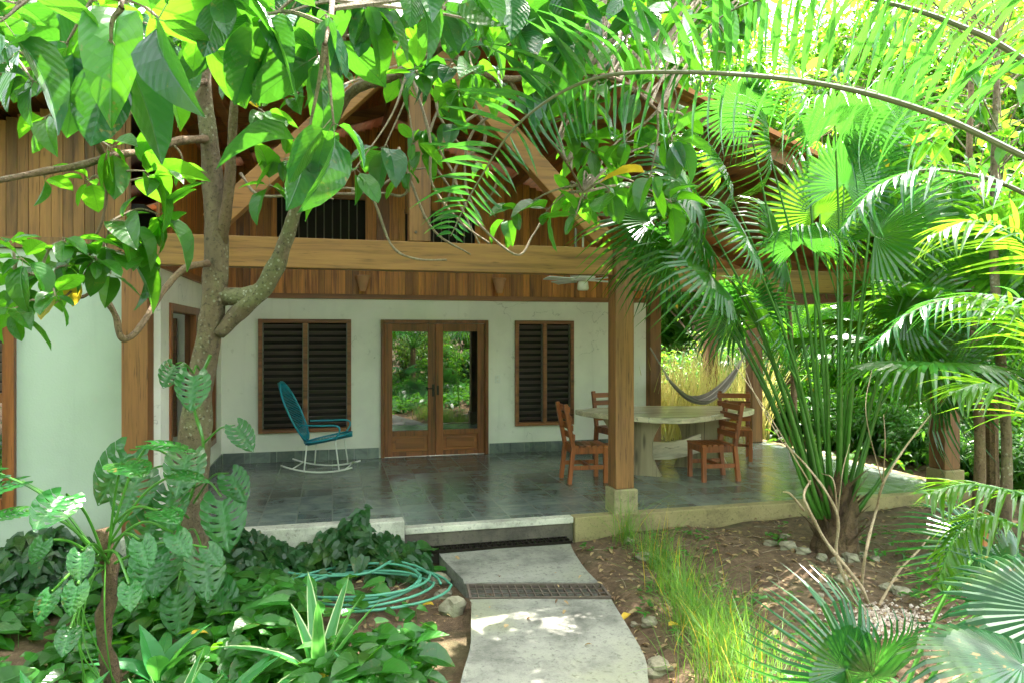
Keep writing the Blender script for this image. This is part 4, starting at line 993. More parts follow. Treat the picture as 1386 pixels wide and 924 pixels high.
RR_ = [(888, 902, 44, 'big pale stone at the bottom right corner of the path'), (872, 762, 26, 'pale stone at the left foot of the tall grass'), (878, 842, 24, 'flat brown stone beside the grass right of the path'), (858, 838, 14, 'small stone on the soil close to the second slab'), (852, 745, 18, 'dark stone under the corner post plinth')]
for i, (u, v, w_, lab) in enumerate(RR_): put_rock(u, v, w_, lab, 'stones right of the path', 20+i)
ring = [(1044, 752), (1068, 762), (1088, 768), (1112, 775), (1134, 782), (1166, 768), (1184, 772), (1108, 826), (1122, 812), (1138, 806), (1164, 822), (1200, 818), (1220, 824), (1062, 742), (1152, 778)]
desc = ['leftmost stone of the ring round the fan palm', 'second stone from the left in the palm ring', 'round stone of the palm ring left of the trunk', 'stone of the palm ring in front of the trunk left', 'stone of the palm ring in front of the trunk middle', 'stone of the palm ring right of the trunk foot', 'rightmost stone in the back row of the palm ring',
        'broad flat stone below the left bare stem', 'upright stone just left of the bare shrub foot', 'round stone behind the bare shrub foot', 'stone touching the bare shrub foot on its right', 'stone beside the right bare stem', 'rightmost stone next to the pale gravel', 'small stone behind the leftmost ring stone', 'small stone tucked against the palm fibre']
for i, (u, v) in enumerate(ring): put_rock(u, v, rnd.uniform(16, 28), desc[i], 'stones ringing the fan palm', 40+i)
b = MB()
for i in range(900):
    c = G(1195+rnd.gauss(0, 38), 850+rnd.gauss(0, 16), -.16); r = rnd.uniform(.006, .02); q = rnd.random()*6
    V = [(c.x+r*x*rnd.uniform(.7, 1.2), c.y+r*y*rnd.uniform(.7, 1.2), gh(c.x, c.y)+.008+r*z*.7) for x, y, z in ((1, 0, 0), (0, 1, 0), (-1, 0, 0), (0, -1, 0), (0, 0, 1), (0, 0, -1))]
    b.add(V, [(0, 1, 4), (1, 2, 4), (2, 3, 4), (3, 0, 4), (1, 0, 5), (2, 1, 5), (3, 2, 5), (0, 3, 5)])
tag(b.build('gravel', M['gravel']), 'pale pinkish gravel patch in front of the bare shrub', 'gravel', kind='stuff')

# ================================================================== garden hose
b = MB(); c = G(476, 806, -.26); pts = []
for k in range(150):
    a = k/150*2*pi*5.2; r = .50+.10*sin(k*.045+.5)+.035*sin(a*.31+1); ox = .05*sin(a*.17); pts.append((c.x+.08+ox+r*cos(a)*1.08, c.y+r*.85*sin(a)+.04*cos(a*.23), c.z+.02+.028*(k % 29)/29+.016*sin(a*1.3+k*.1)+k*.0006))
e = Vector(pts[-1]); pts += [tuple(p) for p in spline([e, e+Vector((-.25, -.22, -.02)), e+Vector((-.7, -.1, -.03)), e+Vector((-1.15, .18, 0))], 8)[1:]]
tag(b.build('garden_hose', M['hose']) if False else (b.tube(pts, .0105, 8), b.build('garden_hose', M['hose'], smooth=True))[1], 'coiled mint-green garden hose lying on the leaves left of the path', 'hose')

# ================================================================== strappy variegated plants and others in the left bed
def strap_plant(name, lab, cat, u, v, Z, n_, L, wd, mat, spread=.9, z=None, seed=1, tpls=BL):
    q = random.Random(seed); p = U(u, v, Z); p.z = gh(p.x, p.y)+(z or 0)
    t = thing(name, lab, cat, p); b = MB()
    for k in range(n_):
        a = k*2.4+q.uniform(-.2, .2); s = spread*(.25+.75*(k/n_))*q.uniform(.8, 1.1); d = Vector((cos(a)*sin(s), sin(a)*sin(s), cos(s)))
        l = L*q.uniform(.75, 1.1); tp = tpls[min(2, int(s/spread*2.2))]
        b.leaf(tp, p+Vector((cos(a)*.02, sin(a)*.02, 0)), d, Vector((-cos(a)*cos(s), -sin(a)*cos(s), sin(s)+.3)), l, wd*q.uniform(.85, 1.1))
    b.build('foliage', mat, t); return t
strap_plant('variegated_spider_plant', 'cream-edged strap-leaved plant standing centre front in the left bed', 'plant', 432, 985, 4.1, 15, .62, .115, M['agave'], 1.15, seed=3)
strap_plant('variegated_spider_plant', 'upright cream-edged strap plant low at the left, cut by the frame bottom', 'plant', 215, 1040, 3.3, 12, .55, .09, M['agave'], .9, seed=5)
strap_plant('variegated_spider_plant', 'small cream-edged strap plant between hose coil and path', 'plant', 555, 985, 3.9, 12, .32, .04, M['agave'], 1.2, seed=8)
strap_plant('ribbed_lily', 'broad ribbed leaves at the lower left corner', 'plant', 60, 1040, 3.3, 14, .42, .13, M['spath'], 1.1, seed=9, tpls=LNB+[LNB[1]])
strap_plant('ribbed_lily', 'broad ribbed leaves left of the strap plant in the bed centre', 'plant', 300, 975, 3.7, 16, .38, .13, M['spath'], 1.15, seed=11, tpls=LNB+[LNB[1]])
strap_plant('ribbed_lily', 'ribbed dark leaves under the climber on the tree', 'plant', 215, 880, 4.2, 16, .42, .12, M['spath'], 1.0, seed=12, tpls=LNB+[LNB[1]])
strap_plant('ribbed_lily', 'ribbed light leaves right of the strap plant by the hose', 'plant', 500, 960, 3.75, 16, .34, .11, M['spath'], 1.2, seed=14, tpls=LNB+[LNB[1]])

# ================================================================== tall grass right of the path
b = MB()
def tuft(u, v, n_, h, sp_):
    n_ = int(n_*1.45)
    p0 = G(u, v, -.22)
    for k in range(n_):
        x, y = p0.x+rnd.gauss(0, sp_), p0.y+rnd.gauss(0, sp_*1.1); a = rnd.uniform(0, 6.28); s = abs(rnd.gauss(0, .2)); l = h*rnd.uniform(.4, 1.15)
        b.leaf(BL[rnd.choice((0, 0, 1, 2))], (x, y, gh(x, y)-.01), (cos(a)*sin(s), sin(a)*sin(s), cos(s)), (-cos(a), -sin(a), .4), l, rnd.uniform(.004, .0075), 0)
for u, v, n_, h, s in [(846, 738, 80, .5, .05), (868, 752, 25, .4, .05), (892, 770, 90, .5, .06), (905, 800, 80, .45, .07), (925, 812, 90, .45, .08), (935, 840, 110, .42, .08), (958, 862, 130, .42, .1), (972, 892, 140, .42, .1), (990, 925, 120, .42, .11), (940, 790, 30, .4, .08), (990, 850, 25, .4, .1), (1015, 960, 90, .45, .13)]:
    tuft(u, v, n_, h, s)
tag(b.build('tall_grass', M['grass']), 'fine tall grass growing in a strip right of the path', 'grass', kind='stuff')

# ================================================================== fan palm beside the terrace
def fanleaf(mb, tip, d, up, R_, tpl=None, mi=0):
    mb.leaf(tpl or rnd.choice(FANT), tip, d, up, R_, R_, mi)
FP = U(1130, 745, 6.25); FP.z = gh(FP.x, FP.y)
t = thing('fan_palm', 'young fan palm with a fibrous stub trunk and long green stalks beside the terrace kerb', 'palm', FP)
b = MB(); P = [FP+Vector((.01*i, 0, -.05+.09*i)) for i in range(9)]; b.tube(P, [.2, .19, .17, .16, .15, .14, .12, .1, .06], 12, lump=.25)
for k in range(46):
    a = k*2.4; h = .02+.6*k/46; s = rnd.uniform(.25, .6); p = FP+Vector((cos(a)*.12, sin(a)*.12, h)); d = Vector((cos(a)*sin(s), sin(a)*sin(s), cos(s))); b.leaf(BL[0], p, d, (-cos(a), -sin(a), .3), rnd.uniform(.2, .42), .07)
b.build('trunk', M['fibre'], t)
tips = [(1000, 425, 6.3), (1035, 440, 6.0), (1060, 340, 6.4), (1085, 330, 5.9), (1110, 290, 6.3), (1130, 260, 6.6), (1142, 250, 5.9), (1165, 240, 6.3), (1185, 320, 6.0), (1205, 350, 6.5), (1225, 420, 6.1), (1250, 470, 6.3), (1290, 530, 6.1),
        (1010, 320, 5.6), (940, 300, 5.9), (905, 345, 6.2), (975, 230, 6.2), (1040, 200, 5.9), (1190, 180, 6.0), (1260, 300, 6.0), (930, 250, 5.7), (1010, 150, 6.2), (1085, 130, 6.0), (960, 370, 5.7), (1130, 170, 5.6), (880, 300, 6.1)]
for i, (u, v, Z) in enumerate(tips):
    tip = U(u, v, Z); a0 = FP+Vector(((u-1130)*.0009, rnd.uniform(-.08, .08), .35)); m_ = a0.lerp(tip, .55)+Vector((-(tip.x-a0.x)*.12, 0, .06))
    b = MB(); m_ += rv(.07); P = spline([a0, m_, tip], 7); b.tube(P, lerpr([.023, .013, .007], len(P)), 6)
    pt = b.build('stalk', M['petiole'] if i in (4, 6, 7, 8, 9) else M['petdark'], t, True)
    b = MB(); d = (tip-m_).normalized(); out = Vector((tip.x-FP.x, tip.y-FP.y, 0)); d = (d*.7+out*.5+Vector((0, -.3, -.15))+rv(.25)).normalized()
    fanleaf(b, tip, d, Vector((-out.x*.3, -1 if i % 3 else .6, .9))+rv(.3), rnd.uniform(.55, .8))
    b.build('leaf', M['fan'] if i % 3 else M['frond'], pt)

# ================================================================== feather palm: arching fronds from the right edge
def frond(mb, pts, Lmax, npair=46, drop=.6, upf=.5, wd=.035, r0=.014, start=.1, mi=0, mr=1, jit=.15, asym=None):
    P = spline(pts, 10); n = len(P); mb.tube(P, lerpr([r0, r0*.8, r0*.45, r0*.15], n), 7, mr)
    for k in range(npair):
        s = start+(1-start)*(k+.5)/npair; i = min(n-2, int(s*(n-1))); p = P[i].lerp(P[i+1], s*(n-1)-i); d = (P[i+1]-P[i]).normalized()
        side = d.cross(Vector((0, 0, 1)));
        if side.length < .05: side = d.orthogonal()
        side.normalize(); up = side.cross(d); L = Lmax*(sin(pi*min(1, .12+.86*s)))**.6
        for sg in (-1, 1):
            if asym: upf = asym[0] if sg < 0 else asym[1]
            dd = d*(.45+.5*s)*(.5 if asym else 1)+side*sg*(1-.15*s)+up*upf*rnd.uniform(.7, 1.3)+rv(jit); 
            tp = rnd.choice(LFT); dk = .62 if asym and sg > 0 else 1.; mb.leaf(tp, p, dd, up+Vector((0, 0, .3))+rv(.2), L*dk*rnd.uniform(.75, 1.1), wd*(.55 if dk < 1 else 1)*rnd.uniform(.8, 1.15), mi)
LFT = [leaf_tpl(6, 1, 'lance', .45, c, 0) for c in (.25, .6, .9)]
t = thing('feather_palm', 'feather palm whose long dark-ribbed fronds arch in from the right edge', 'palm', (U(1900, 500, 3.2).x, U(1900, 500, 3.2).y, -.2))
base = U(1900, 560, 3.2); b = MB(); b.tube(spline([Vector((base.x, base.y, -.25)), Vector((base.x+.05, base.y, .6)), base+Vector((0, 0, .1))], 6), lerpr([.13, .1, .09], 13), 12, lump=.2); b.build('trunk', M['bark2'], t, True)
for pts, L, npair, uf in [([(1900, 560, 3.2), (1620, 330, 3.0), (1386, 212, 2.8), (1250, 150, 2.7), (1100, 112, 2.65), (926, 98, 2.7), (800, 108, 2.8), (705, 165, 2.9), (645, 250, 3.0), (610, 320, 3.05)], .42, 60, .75),
                          ([(1900, 560, 3.2), (1620, 250, 2.9), (1386, 82, 2.7), (1290, 32, 2.6), (1200, 4, 2.6), (1100, -14, 2.6), (1000, 10, 2.7), (930, 60, 2.8)], .36, 30, .3),
                          ([(1900, 560, 3.2), (1600, 380, 3.3), (1386, 262, 3.4), (1310, 236, 3.4), (1240, 232, 3.4), (1180, 260, 3.4), (1140, 310, 3.4)], .30, 30, .1),
                          ([(1900, 560, 3.2), (1650, 450, 3.6), (1450, 420, 3.8), (1330, 400, 3.9), (1240, 420, 3.9), (1180, 470, 3.9)], .34, 34, .2),
                          ([(1900, 560, 3.2), (1700, 200, 3.6), (1500, 10, 3.8), (1340, -40, 3.9), (1200, 20, 4.0), (1120, 110, 4.0)], .40, 30, .21)]:
    b = MB(); frond(b, [U(*q) for q in pts], L, npair, upf=uf, wd=.026, start=.28, r0=.015, asym=(1.3, -1.1) if uf == .75 else (.5, -.9) if uf == .3 else None)
    b.build('frond', [M['frond'], M['rachis']], t)

# foreground palm leaves, bottom right
def clump(name, lab, u, v, Z, spec, mat):
    p0 = U(u, v, Z); p0.z = gh(p0.x, p0.y); t = thing(name, lab, 'palm', p0)
    for (tu, tv, tz, Rr, du, dv, tp, upv) in spec:
        tip = U(tu, tv, tz); b = MB(); m_ = p0.lerp(tip, .6)+Vector((0, 0, .15)); P = spline([p0, m_, tip], 6); b.tube(P, lerpr([.012, .007], len(P)), 6, 1)
        d = U(tu+du, tv+dv, tz)-tip; b.leaf(FANT[tp], tip, d+Vector((0, -.1, .0)), Vector(upv), Rr, Rr, 0); b.build('frond', [mat, M['petiole']], t)
    return t
clump('dark_fan_palm', 'glossy dark fan palm leaves spreading over the bottom right corner', 1420, 1250, 1.9,
      [(1385, 900, 1.75, .36, -160, 10, 0, (0, -.2, 1)), (1440, 830, 2.1, .4, -100, 60, 2, (-.2, -.5, 1)), (1240, 1010, 1.7, .3, -140, -40, 2, (0, -.4, 1))], M['gloss'])
clump('grey_fan_palm', 'narrow grey-green fan palm leaves below the bare shrub', 1160, 1060, 2.9,
      [(1145, 905, 2.8, .42, -90, -100, 1, (-.4, -.9, .5)), (1180, 915, 2.9, .36, 40, -100, 2, (.4, -.9, .5)), (1370, 800, 3.0, .42, -60, -80, 0, (.2, -1, .4)), (1330, 740, 3.3, .4, -70, 60, 1, (.2, -.9, .8))], M['frond'])
t = thing('bright_feather_palm', 'bright yellow-green feather fronds at the right edge above the stake', 'palm', (U(1520, 900, 3.).x, U(1520, 900, 3.).y, -.2))
b0 = Vector(t.location)
for pts, L in [([(1480, 690), (1386, 668), (1310, 655), (1255, 668)], .26), ([(1480, 760), (1386, 715), (1330, 700), (1290, 730), (1270, 790)], .24), ([(1480, 640), (1400, 560), (1340, 520), (1290, 530)], .3), ([(1480, 600), (1420, 480), (1370, 420), (1310, 400)], .3), ([(1500, 600), (1440, 400), (1386, 330), (1320, 300), (1260, 320)], .32)]:
    b = MB(); frond(b, [b0]+[U(u, v, 3.0) for u, v in pts], L, 26, upf=.15, wd=.022, start=.42, r0=.012); b.build('frond', [M['frondlt'], M['petiole']], t)

# bare shrub with pale stems
p0 = G(1178, 832, -.16); t = thing('bare_shrub', 'leafless shrub with pale forked stems in front of the fan palm', 'shrub', p0)
for pts, r in [([(1178, 832), (1166, 795), (1120, 735), (1095, 690), (1088, 668), (1097, 650)], .019), ([(1160, 818), (1140, 775), (1132, 745), (1134, 700), (1118, 665), (1090, 628), (1062, 600)], .017), ([(1166, 795), (1172, 745), (1186, 690), (1195, 655), (1225, 605), (1260, 560)], .014), ([(1195, 655), (1198, 600), (1196, 560)], .006), ([(1186, 825), (1215, 775), (1245, 742), (1262, 720)], .012),
               ([(1134, 700), (1128, 650), (1112, 640)], .008), ([(1088, 690), (1070, 668), (1060, 665)], .012), ([(1134, 696), (1140, 640), (1150, 600)], .006), ([(1195, 655), (1172, 560), (1180, 500)], .005), ([(1097, 655), (1040, 560), (985, 480)], .006), ([(1060, 600), (1020, 530), (1000, 470)], .005)]:
    b = MB(); P = spline([U(u, v, 5.05+.15*sin(i+u)) for i, (u, v) in enumerate(pts)], 6); b.tube(P, lerpr([r*.8, r*.62, r*.35], len(P)), 7, lump=.25); b.build('stem', M['palebark'], t, True)
# short square stake
p = G(1326, 790, -.2); b = MB(); b.bar((0, 0, -.1), (0, 0, .56), .085, .075, (0, 1, 0)); o = b.build('wooden_stake', M['rafter'], bevel=.006); o.location = (p.x, p.y, gh(p.x, p.y)); o.rotation_euler = (.02, .03, .4); tag(o, 'short dark wooden stake standing in the bed near the right edge', 'stake')
# slim trees on the right
for (u, zz, r, lab, m_) in [(1322, 6.1, .045, 'slim straight brown trunk just right of the corner post', 'bark2'), (1358, 5.6, .04, 'slim green-grey trunk at the right edge of the terrace corner', 'bark'), (1072, 11.5, .05, 'thin dark trunk beyond the far end of the terrace', 'bark2')]:
    p = U(u, 456, zz); p.z = gh(p.x, p.y)-.05; t = thing('slim_tree', lab, 'tree', p); b = MB(); H_ = 5.5
    P = spline([p, p+Vector((.03, 0, 1.2)), p+Vector((-.04, .05, 2.8)), p+Vector((.1, .1, H_))], 6); b.tube(P, lerpr([r*1.25, r, r*.8, r*.3], len(P)), 9, lump=.12)
    b.build('trunk', M[m_], t, True); b = MB()
    for k in range(60):
        c = p+Vector((.05, .1, rnd.uniform(3.0, H_)))+Vector((rnd.gauss(0, .55), rnd.gauss(0, .55), rnd.gauss(0, .2))); b.tube([p+Vector((.03, .05, max(2.6, c.z-p.z-.4))), c], .006, 4, 1)
        rosette(b, c, rv(1)+Vector((0, 0, .2)), 8, .2, 0, OVS, .42)
    b.build('crown', [M['shrubA'], M['barks']], t)
# ================================================================== the garden behind and around
def make_shrub(name, seed, h, rad, mat, nst=16, per=34, L=.13, wr=.4, tpls=OVS, low=.15):
    q = random.Random(seed); t = thing(name, 'x', 'shrub', (0, 0, 0)); bs = MB(); bl = MB()
    for k in range(nst):
        a = q.uniform(0, 6.28); s = q.uniform(.05, 1)**.6; e = Vector((cos(a)*rad*s, sin(a)*rad*s, h*q.uniform(.45, 1)*(1-.25*s)))
        P = spline([(cos(a)*.06, sin(a)*.06, 0), e*.5+Vector((0, 0, .12*h)), e], 5); bs.tube(P, lerpr([.018, .011, .004], len(P)), 5)
        for j in range(per):
            f = q.uniform(low, 1.05); i = min(len(P)-2, int(f*(len(P)-1))); c = P[i]+Vector((q.gauss(0, .13), q.gauss(0, .13), q.gauss(0, .1)))*rad
            for m_ in range(4):
                b_ = q.uniform(0, 6.28); l = L*q.uniform(.6, 1.3); d = Vector((cos(b_), sin(b_), q.uniform(-.7, .5)))
                bl.leaf(q.choice(tpls), c+d*.03, d, (q.uniform(-.5, .5), q.uniform(-.5, .5), 1), l, l*wr)
    bs.build('stem', M['bark2'], t, local=True); bl.build('foliage', mat, t, local=True); return t
def make_tree(name, seed, h, rad, mat, trunk_h, ncl=60, per=26, L=.2, wr=.42, tpls=OVS, r0=.14, bk='bark'):
    q = random.Random(seed); t = thing(name, 'x', 'tree', (0, 0, 0)); bs = MB(); bl = MB()
    top = Vector((q.uniform(-.5, .5), q.uniform(-.5, .5), h*.86)); P = spline([(0, 0, -.1), (q.uniform(-.15, .15), .1, trunk_h*.6), (top.x*.3, top.y*.3, h*.55), top], 7); bs.tube(P, lerpr([r0*1.3, r0, r0*.7, r0*.2], len(P)), 10, lump=.12)
    for k in range(ncl):
        f = q.uniform(.32, 1); i = int(f*(len(P)-1)); a0 = P[i]; a = q.uniform(0, 6.28); hh = (trunk_h+(h-trunk_h)*q.random()); rr_ = rad*math.sqrt(max(.05, 1-((hh-trunk_h)/(h-trunk_h)*2-1.0)**2*.8))*q.uniform(.35, 1)
        e = Vector((a0.x+cos(a)*rr_, a0.y+sin(a)*rr_, hh)); Q = spline([a0 if a0.z < e.z else P[int(i*.6)], a0.lerp(e, .5)+Vector((0, 0, .15)), e], 4); bs.tube(Q, lerpr([.03, .018, .007], len(Q)), 5)
        for j in range(per):
            c = e+Vector((q.gauss(0, .34), q.gauss(0, .34), q.gauss(0, .24)))
            for m_ in range(3):
                b_ = q.uniform(0, 6.28); l = L*q.uniform(.6, 1.3); d = Vector((cos(b_), sin(b_), q.uniform(-.8, .3)))
                bl.leaf(q.choice(tpls), c+d*.05, d, (q.uniform(-.5, .5), q.uniform(-.5, .5), 1), l, l*wr)
    bs.build('trunk', M[bk], t, True, local=True); bl.build('crown', mat, t, local=True); return t
def make_fanpalm(name, seed, h, n_, Rr, mat):
    q = random.Random(seed); t = thing(name, 'x', 'palm', (0, 0, 0)); b = MB(); b.tube([(0, 0, -.1), (0, 0, h*.5), (.03, 0, h)], [.075, .06, .06], 10, lump=.2); b.build('trunk', M['fibre'], t, local=True)
    b = MB()
    for k in range(n_):
        a = k*2.4; s = .2+1.2*k/n_; d = Vector((cos(a)*sin(s), sin(a)*sin(s), cos(s))); l = q.uniform(.9, 1.3); o = Vector((.02, 0, h)); tip = o+d*l; P = spline([o, o+d*l*.5+Vector((0, 0, .08)), tip], 5)
        b.tube(P, lerpr([.015, .008], len(P)), 5, 1); b.leaf(q.choice(FANT), tip, d+Vector((0, 0, -.35)), Vector((-cos(a)*.4, -sin(a)*.4, 1)), Rr, Rr)
    b.build('crown', [mat, M['petiole']], t, local=True); return t
def make_featherpalm(name, seed, h, n_, L, mat):
    q = random.Random(seed); t = thing(name, 'x', 'palm', (0, 0, 0)); b = MB(); b.tube([(0, 0, -.1), (.03, 0, h*.5), (0, 0, h)], [.055, .045, .04], 10, lump=.1); b.build('trunk', M['bark'], t, local=True); b = MB()
    for k in range(n_):
        a = k*2.4; s = .25+1.0*k/n_; o = Vector((0, 0, h)); hd = Vector((cos(a), sin(a), 0)); l = L*q.uniform(.85, 1.1)
        frond(b, [o, o+hd*l*.3*sin(s)+Vector((0, 0, l*.45*cos(s)+.1)), o+hd*l*.65*sin(s+.3)+Vector((0, 0, l*.55*cos(s))), o+hd*l*.95+Vector((0, 0, l*(.35*cos(s)-.25)))], .42, 24, upf=.1, wd=.04, start=.2, r0=.014)
    b.build('crown', [mat, M['rachis']], t, local=True); return t
def place(proto, first, u, Z, lab, sc=1., dz=0., xy=None, grp=None):
    p = U(u, 456, Z) if xy is None else Vector((xy[0], xy[1], 0)); p.z = gh(p.x, p.y)+dz; rz = rnd.uniform(0, 6.28)
    if first: proto.location = p; proto.rotation_euler = (0, 0, rz); proto.scale = (sc,)*3; proto['label'] = lab; 
    else: proto = dup(proto, p, rz, sc, lab)
    if grp: proto['group'] = grp
    return proto
def series(proto, rows, grp):
    for i, r in enumerate(rows): place(proto, i == 0, *r[:3], sc=r[3], xy=r[4] if len(r) > 4 else None, grp=grp)
A = make_shrub('leafy_shrub', 1, 1.7, .9, M['shrubA'])
series(A, [(915, 16, 'bright green shrub beyond the hammock', 1.1), (1010, 15.5, 'bright shrub behind the far terrace post', 1.2), (1100, 13.2, 'bright green shrub behind the fan palm stalks', .9), (1215, 12.0, 'bright shrub between the fan palm and the corner post', .85), (1345, 11.5, 'bright shrub just right of the corner post', 1.1), (1430, 9.5, 'bright shrub at the right edge, nearest of the bright shrubs', 1.0),
           (1290, 14, 'bright shrub behind the corner post', 1.4), (1120, 15, 'bright shrub deep behind the palm stalks', 1.4), (1190, 14.5, 'bright shrub deep behind the palm, right side', 1.5), (1060, 16.5, 'bright shrub deep left of the palm stalks', 1.5)], 'bright shrubs beyond the terrace')
B = make_shrub('dark_shrub', 2, 1.3, .9, M['shrubC'], L=.18, wr=.3, tpls=LN)
series(B, [(1130, 12.2, 'dark low shrub behind the terrace edge', .8), (1180, 11.4, 'dark low shrub beyond the terrace right of the palm stalks', .8), (1240, 10.6, 'dark shrub near the corner post foot', .75), (1060, 13.4, 'dark shrub behind the bench end of the terrace', 1.0), (1375, 8.6, 'dark shrub low at the right edge', .8), (1310, 9.6, 'dark shrub right behind the corner plinth', .7)], 'dark low shrubs beyond the terrace')
D_ = make_shrub('olive_shrub', 3, 2.6, 1.2, M['shrubB'], 22, 34, .12, .35, LN)
series(D_, [(960, 18, 'yellowish shrub behind the hammock', 1.0), (1150, 18, 'yellowish tall shrub behind the palm', 1.1), (1260, 17.5, 'yellowish shrub beyond the corner post', 1.2), (1400, 13, 'yellowish tall shrub at the right edge', 1.2)], 'yellowish shrubs in the background')
FPm = make_fanpalm('background_fan_palm', 5, 1.1, 20, .75, M['fan'])
series(FPm, [(1065, 14.5, 'fan palm behind the terrace left of the large palm', 1.0), (1262, 11.5, 'fan palm behind the corner post', 1.1), (1340, 7.6, 'fan palm towering at the right edge', 1.3), (1180, 17, 'fan palm deep in the garden', 1.5), (1420, 6.0, 'fan palm at the right edge, nearest of the background palms', 1.2)], 'fan palms in the garden')
FQ = make_featherpalm('background_feather_palm', 6, 2.6, 13, 2.3, M['frondlt'])
series(FQ, [(1215, 14.0, 'feather palm rising behind the fan palm', 1.1), (1370, 10.0, 'feather palm at the right edge, behind', 1.1), (1040, 15.0, 'feather palm far beyond the terrace', 1.4), (1395, 7.6, 'feather palm near the corner post', .95)], 'feather palms in the garden')
T1 = make_tree('garden_tree', 11, 8.0, 2.6, M['shrubA'], 1.6, 105, 26)
series(T1, [(960, 25, 'tall green tree beyond the hammock', 1.6), (1120, 23, 'tall green tree behind the fan palm', 1.6), (1310, 22, 'tall green tree behind the corner post', 1.6), (1520, 19.5, 'tall green tree at the right edge', 1.3), (1040, 28, 'tall green tree farther off left of the palm', 1.5), (1230, 28, 'tall green tree farther off behind the palm', 1.6), (870, 27, 'tall green tree far behind the house corner', 1.4),
            (0, 0, 'unseen tall tree added left of the house front to shade it', .8, (-5.6, 3.2)), (0, 0, 'unseen tall tree added left of the viewer to shade the facade', .85, (-5.2, -.6))], 'tall green trees behind the garden')  # the two at the left are unseen, added to shade the facade
T2 = make_tree('yellowish_tree', 12, 9.0, 2.7, M['shrubB'], 2.2, 90, 26, .17, .35, LN)
series(T2, [(1200, 22, 'yellowish small-leaved tree behind the fan palm', 1.3), (1390, 22, 'yellowish small-leaved tree toward the right edge', 1.4), (1000, 26, 'yellowish small-leaved tree beyond the far post', 1.4), (1560, 20, 'yellowish small-leaved tree beyond the right edge', 1.1), (1130, 30, 'yellowish tree farthest behind', 1.5), (1330, 30, 'yellowish tree farthest toward the right', 1.5)], 'yellowish trees behind the garden')
# dry reeds behind the hammock
p = U(935, 456, 13.2); p.z = gh(p.x, p.y); p = U(935, 456, 12.6); p.z = gh(p.x, p.y); t = thing('reed_clump', 'dense straw-yellow reeds standing behind the hammock', 'reeds', p); b = MB()
for i in range(900):
    x, y = p.x+rnd.uniform(-1.3, 1.3), p.y+rnd.uniform(-.6, .6)-(0); a = rnd.uniform(0, 6.28); s = abs(rnd.gauss(0, .1)); l = rnd.uniform(1.2, 2.1); b.leaf(BL[rnd.choice((0, 0, 1))], (x, y, p.z), (cos(a)*sin(s), sin(a)*sin(s), cos(s)), (-cos(a), -sin(a), .3), l, rnd.uniform(.02, .04))
b.build('foliage', M['reed'], t)
# forest wall far off that closes the garden
b = MB()
for i in range(26000):
    a = rnd.uniform(R(-35), R(85)) if rnd.random() < .75 else rnd.uniform(R(85), R(325)); r = rnd.uniform(27, 33); h = rnd.random()**.8*(8+2.5*sin(a*9)+1.5*sin(a*23)); x, y = sin(a)*r, cos(a)*r
    c = Vector((x, y, h)); b_ = rnd.uniform(0, 6.28); l = rnd.uniform(.5, 1.0); b.leaf(OVS[0], c, (cos(b_), sin(b_), rnd.uniform(-.8, .3)), rv(.6)+Vector((0, 0, 1)), l, l*.55)
tag(b.build('distant_forest', M['shrubA']), 'far-off mass of green forest closing the garden', 'forest', kind='stuff')
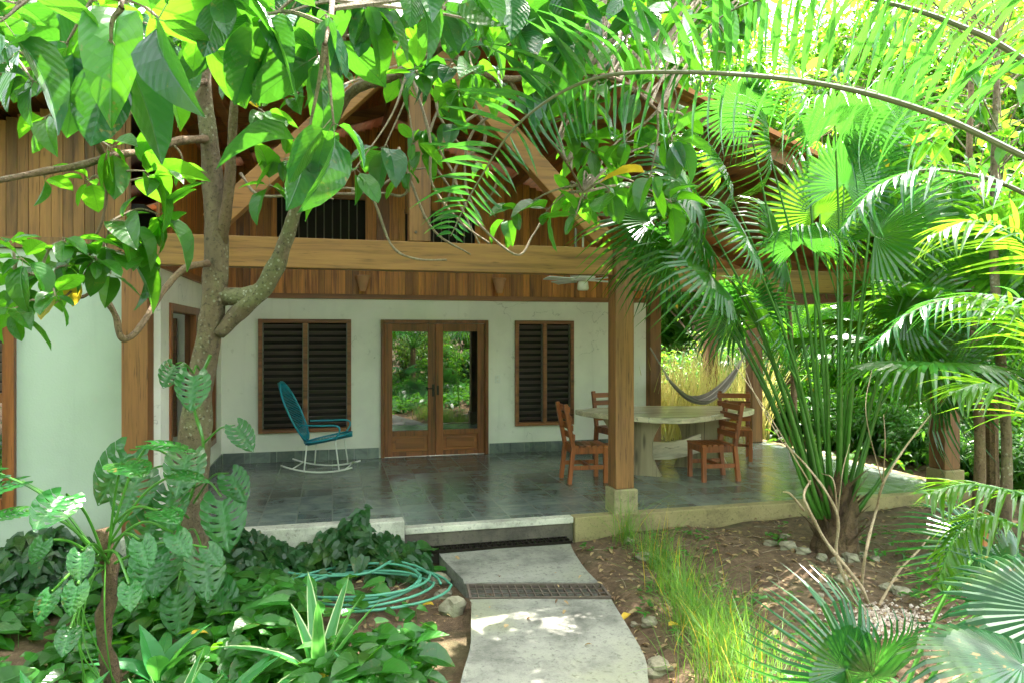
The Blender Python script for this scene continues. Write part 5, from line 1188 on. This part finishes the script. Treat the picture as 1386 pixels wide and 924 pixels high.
# plants behind the viewer, seen only mirrored in the door glass
place(FPm, False, 0, 0, 'fan palm behind the viewer, mirrored in the door glass', 1.2, xy=(-.6, -2.6), grp='fan palms in the garden'); place(FPm, False, 0, 0, 'fan palm behind the viewer to the right of the path', 1.4, xy=(2.6, -2.8), grp='fan palms in the garden')
place(A, False, 0, 0, 'bright shrub behind the viewer beside the path', 1.1, xy=(.6, -4.5), grp='bright shrubs beyond the terrace'); place(A, False, 0, 0, 'bright shrub behind the viewer on the right', 1.2, xy=(4, -4.5), grp='bright shrubs beyond the terrace')
place(FQ, False, 0, 0, 'feather palm behind the viewer', 1.2, xy=(1.8, -6), grp='feather palms in the garden')
place(T1, False, 0, 0, 'tall green tree behind the viewer on the left', 1.0, xy=(-4.5, -7), grp='tall green trees behind the garden'); place(T1, False, 0, 0, 'tall green tree behind the viewer on the right', 1.0, xy=(5.5, -8), grp='tall green trees behind the garden')
for i, (x, y, sc) in enumerate([(-2.2, -4, 1.2), (-.6, -6.5, 1.4), (2.8, -6.2, 1.5), (5.6, -5.4, 1.4), (1.2, -8.5, 1.7), (-3, -9, 1.8), (4.2, -9.5, 1.8), (7.5, -8, 1.7)]):
    place(B if i % 2 else D_, False, 0, 0, ['low', 'tall', 'broad', 'leaning', 'dense', 'far', 'open', 'outer'][i]+' shrub in the garden behind the viewer', sc*(1.3 if i % 2 else .8), xy=(x, y), grp='dark low shrubs beyond the terrace' if i % 2 else 'yellowish shrubs in the background')
b = MB()
for i in range(9500):
    x = rnd.uniform(-6, 7); y = rnd.uniform(-13, 1.7); a = rnd.uniform(0, 6.28); L = rnd.uniform(.14, .34)
    if (hit_path(x, y) and y > -3) or math.hypot(x, y) < .5: continue
    b.leaf(rnd.choice(OVS), (x, y, gh(x, y)+rnd.uniform(.03, .35 if y < -1.5 else .2)), (cos(a), sin(a), rnd.uniform(-.3, .6)), rv(.4)+Vector((0, 0, 1)), L, L*.6)
tag(b.build('ground_cover', M['cover']), 'leafy ground cover behind the viewer', 'ground cover', kind='stuff')
b = MB()
for i in range(5200):
    x = rnd.uniform(7.2, 17); y = rnd.uniform(5.5, 19) if i % 2 else rnd.uniform(12.4, 19); a = rnd.uniform(0, 6.28); L = rnd.uniform(.1, .26)
    if i % 2 == 0: x -= 4
    b.leaf(rnd.choice(OVS), (x, y, gh(x, y)+rnd.uniform(.03, .35)), (cos(a), sin(a), rnd.uniform(-.3, .6)), rv(.4)+Vector((0, 0, 1)), L, L*.5)
tag(b.build('ground_cover', M['shrubA']), 'bright leafy ground cover beyond the right edge of the terrace', 'ground cover', kind='stuff')
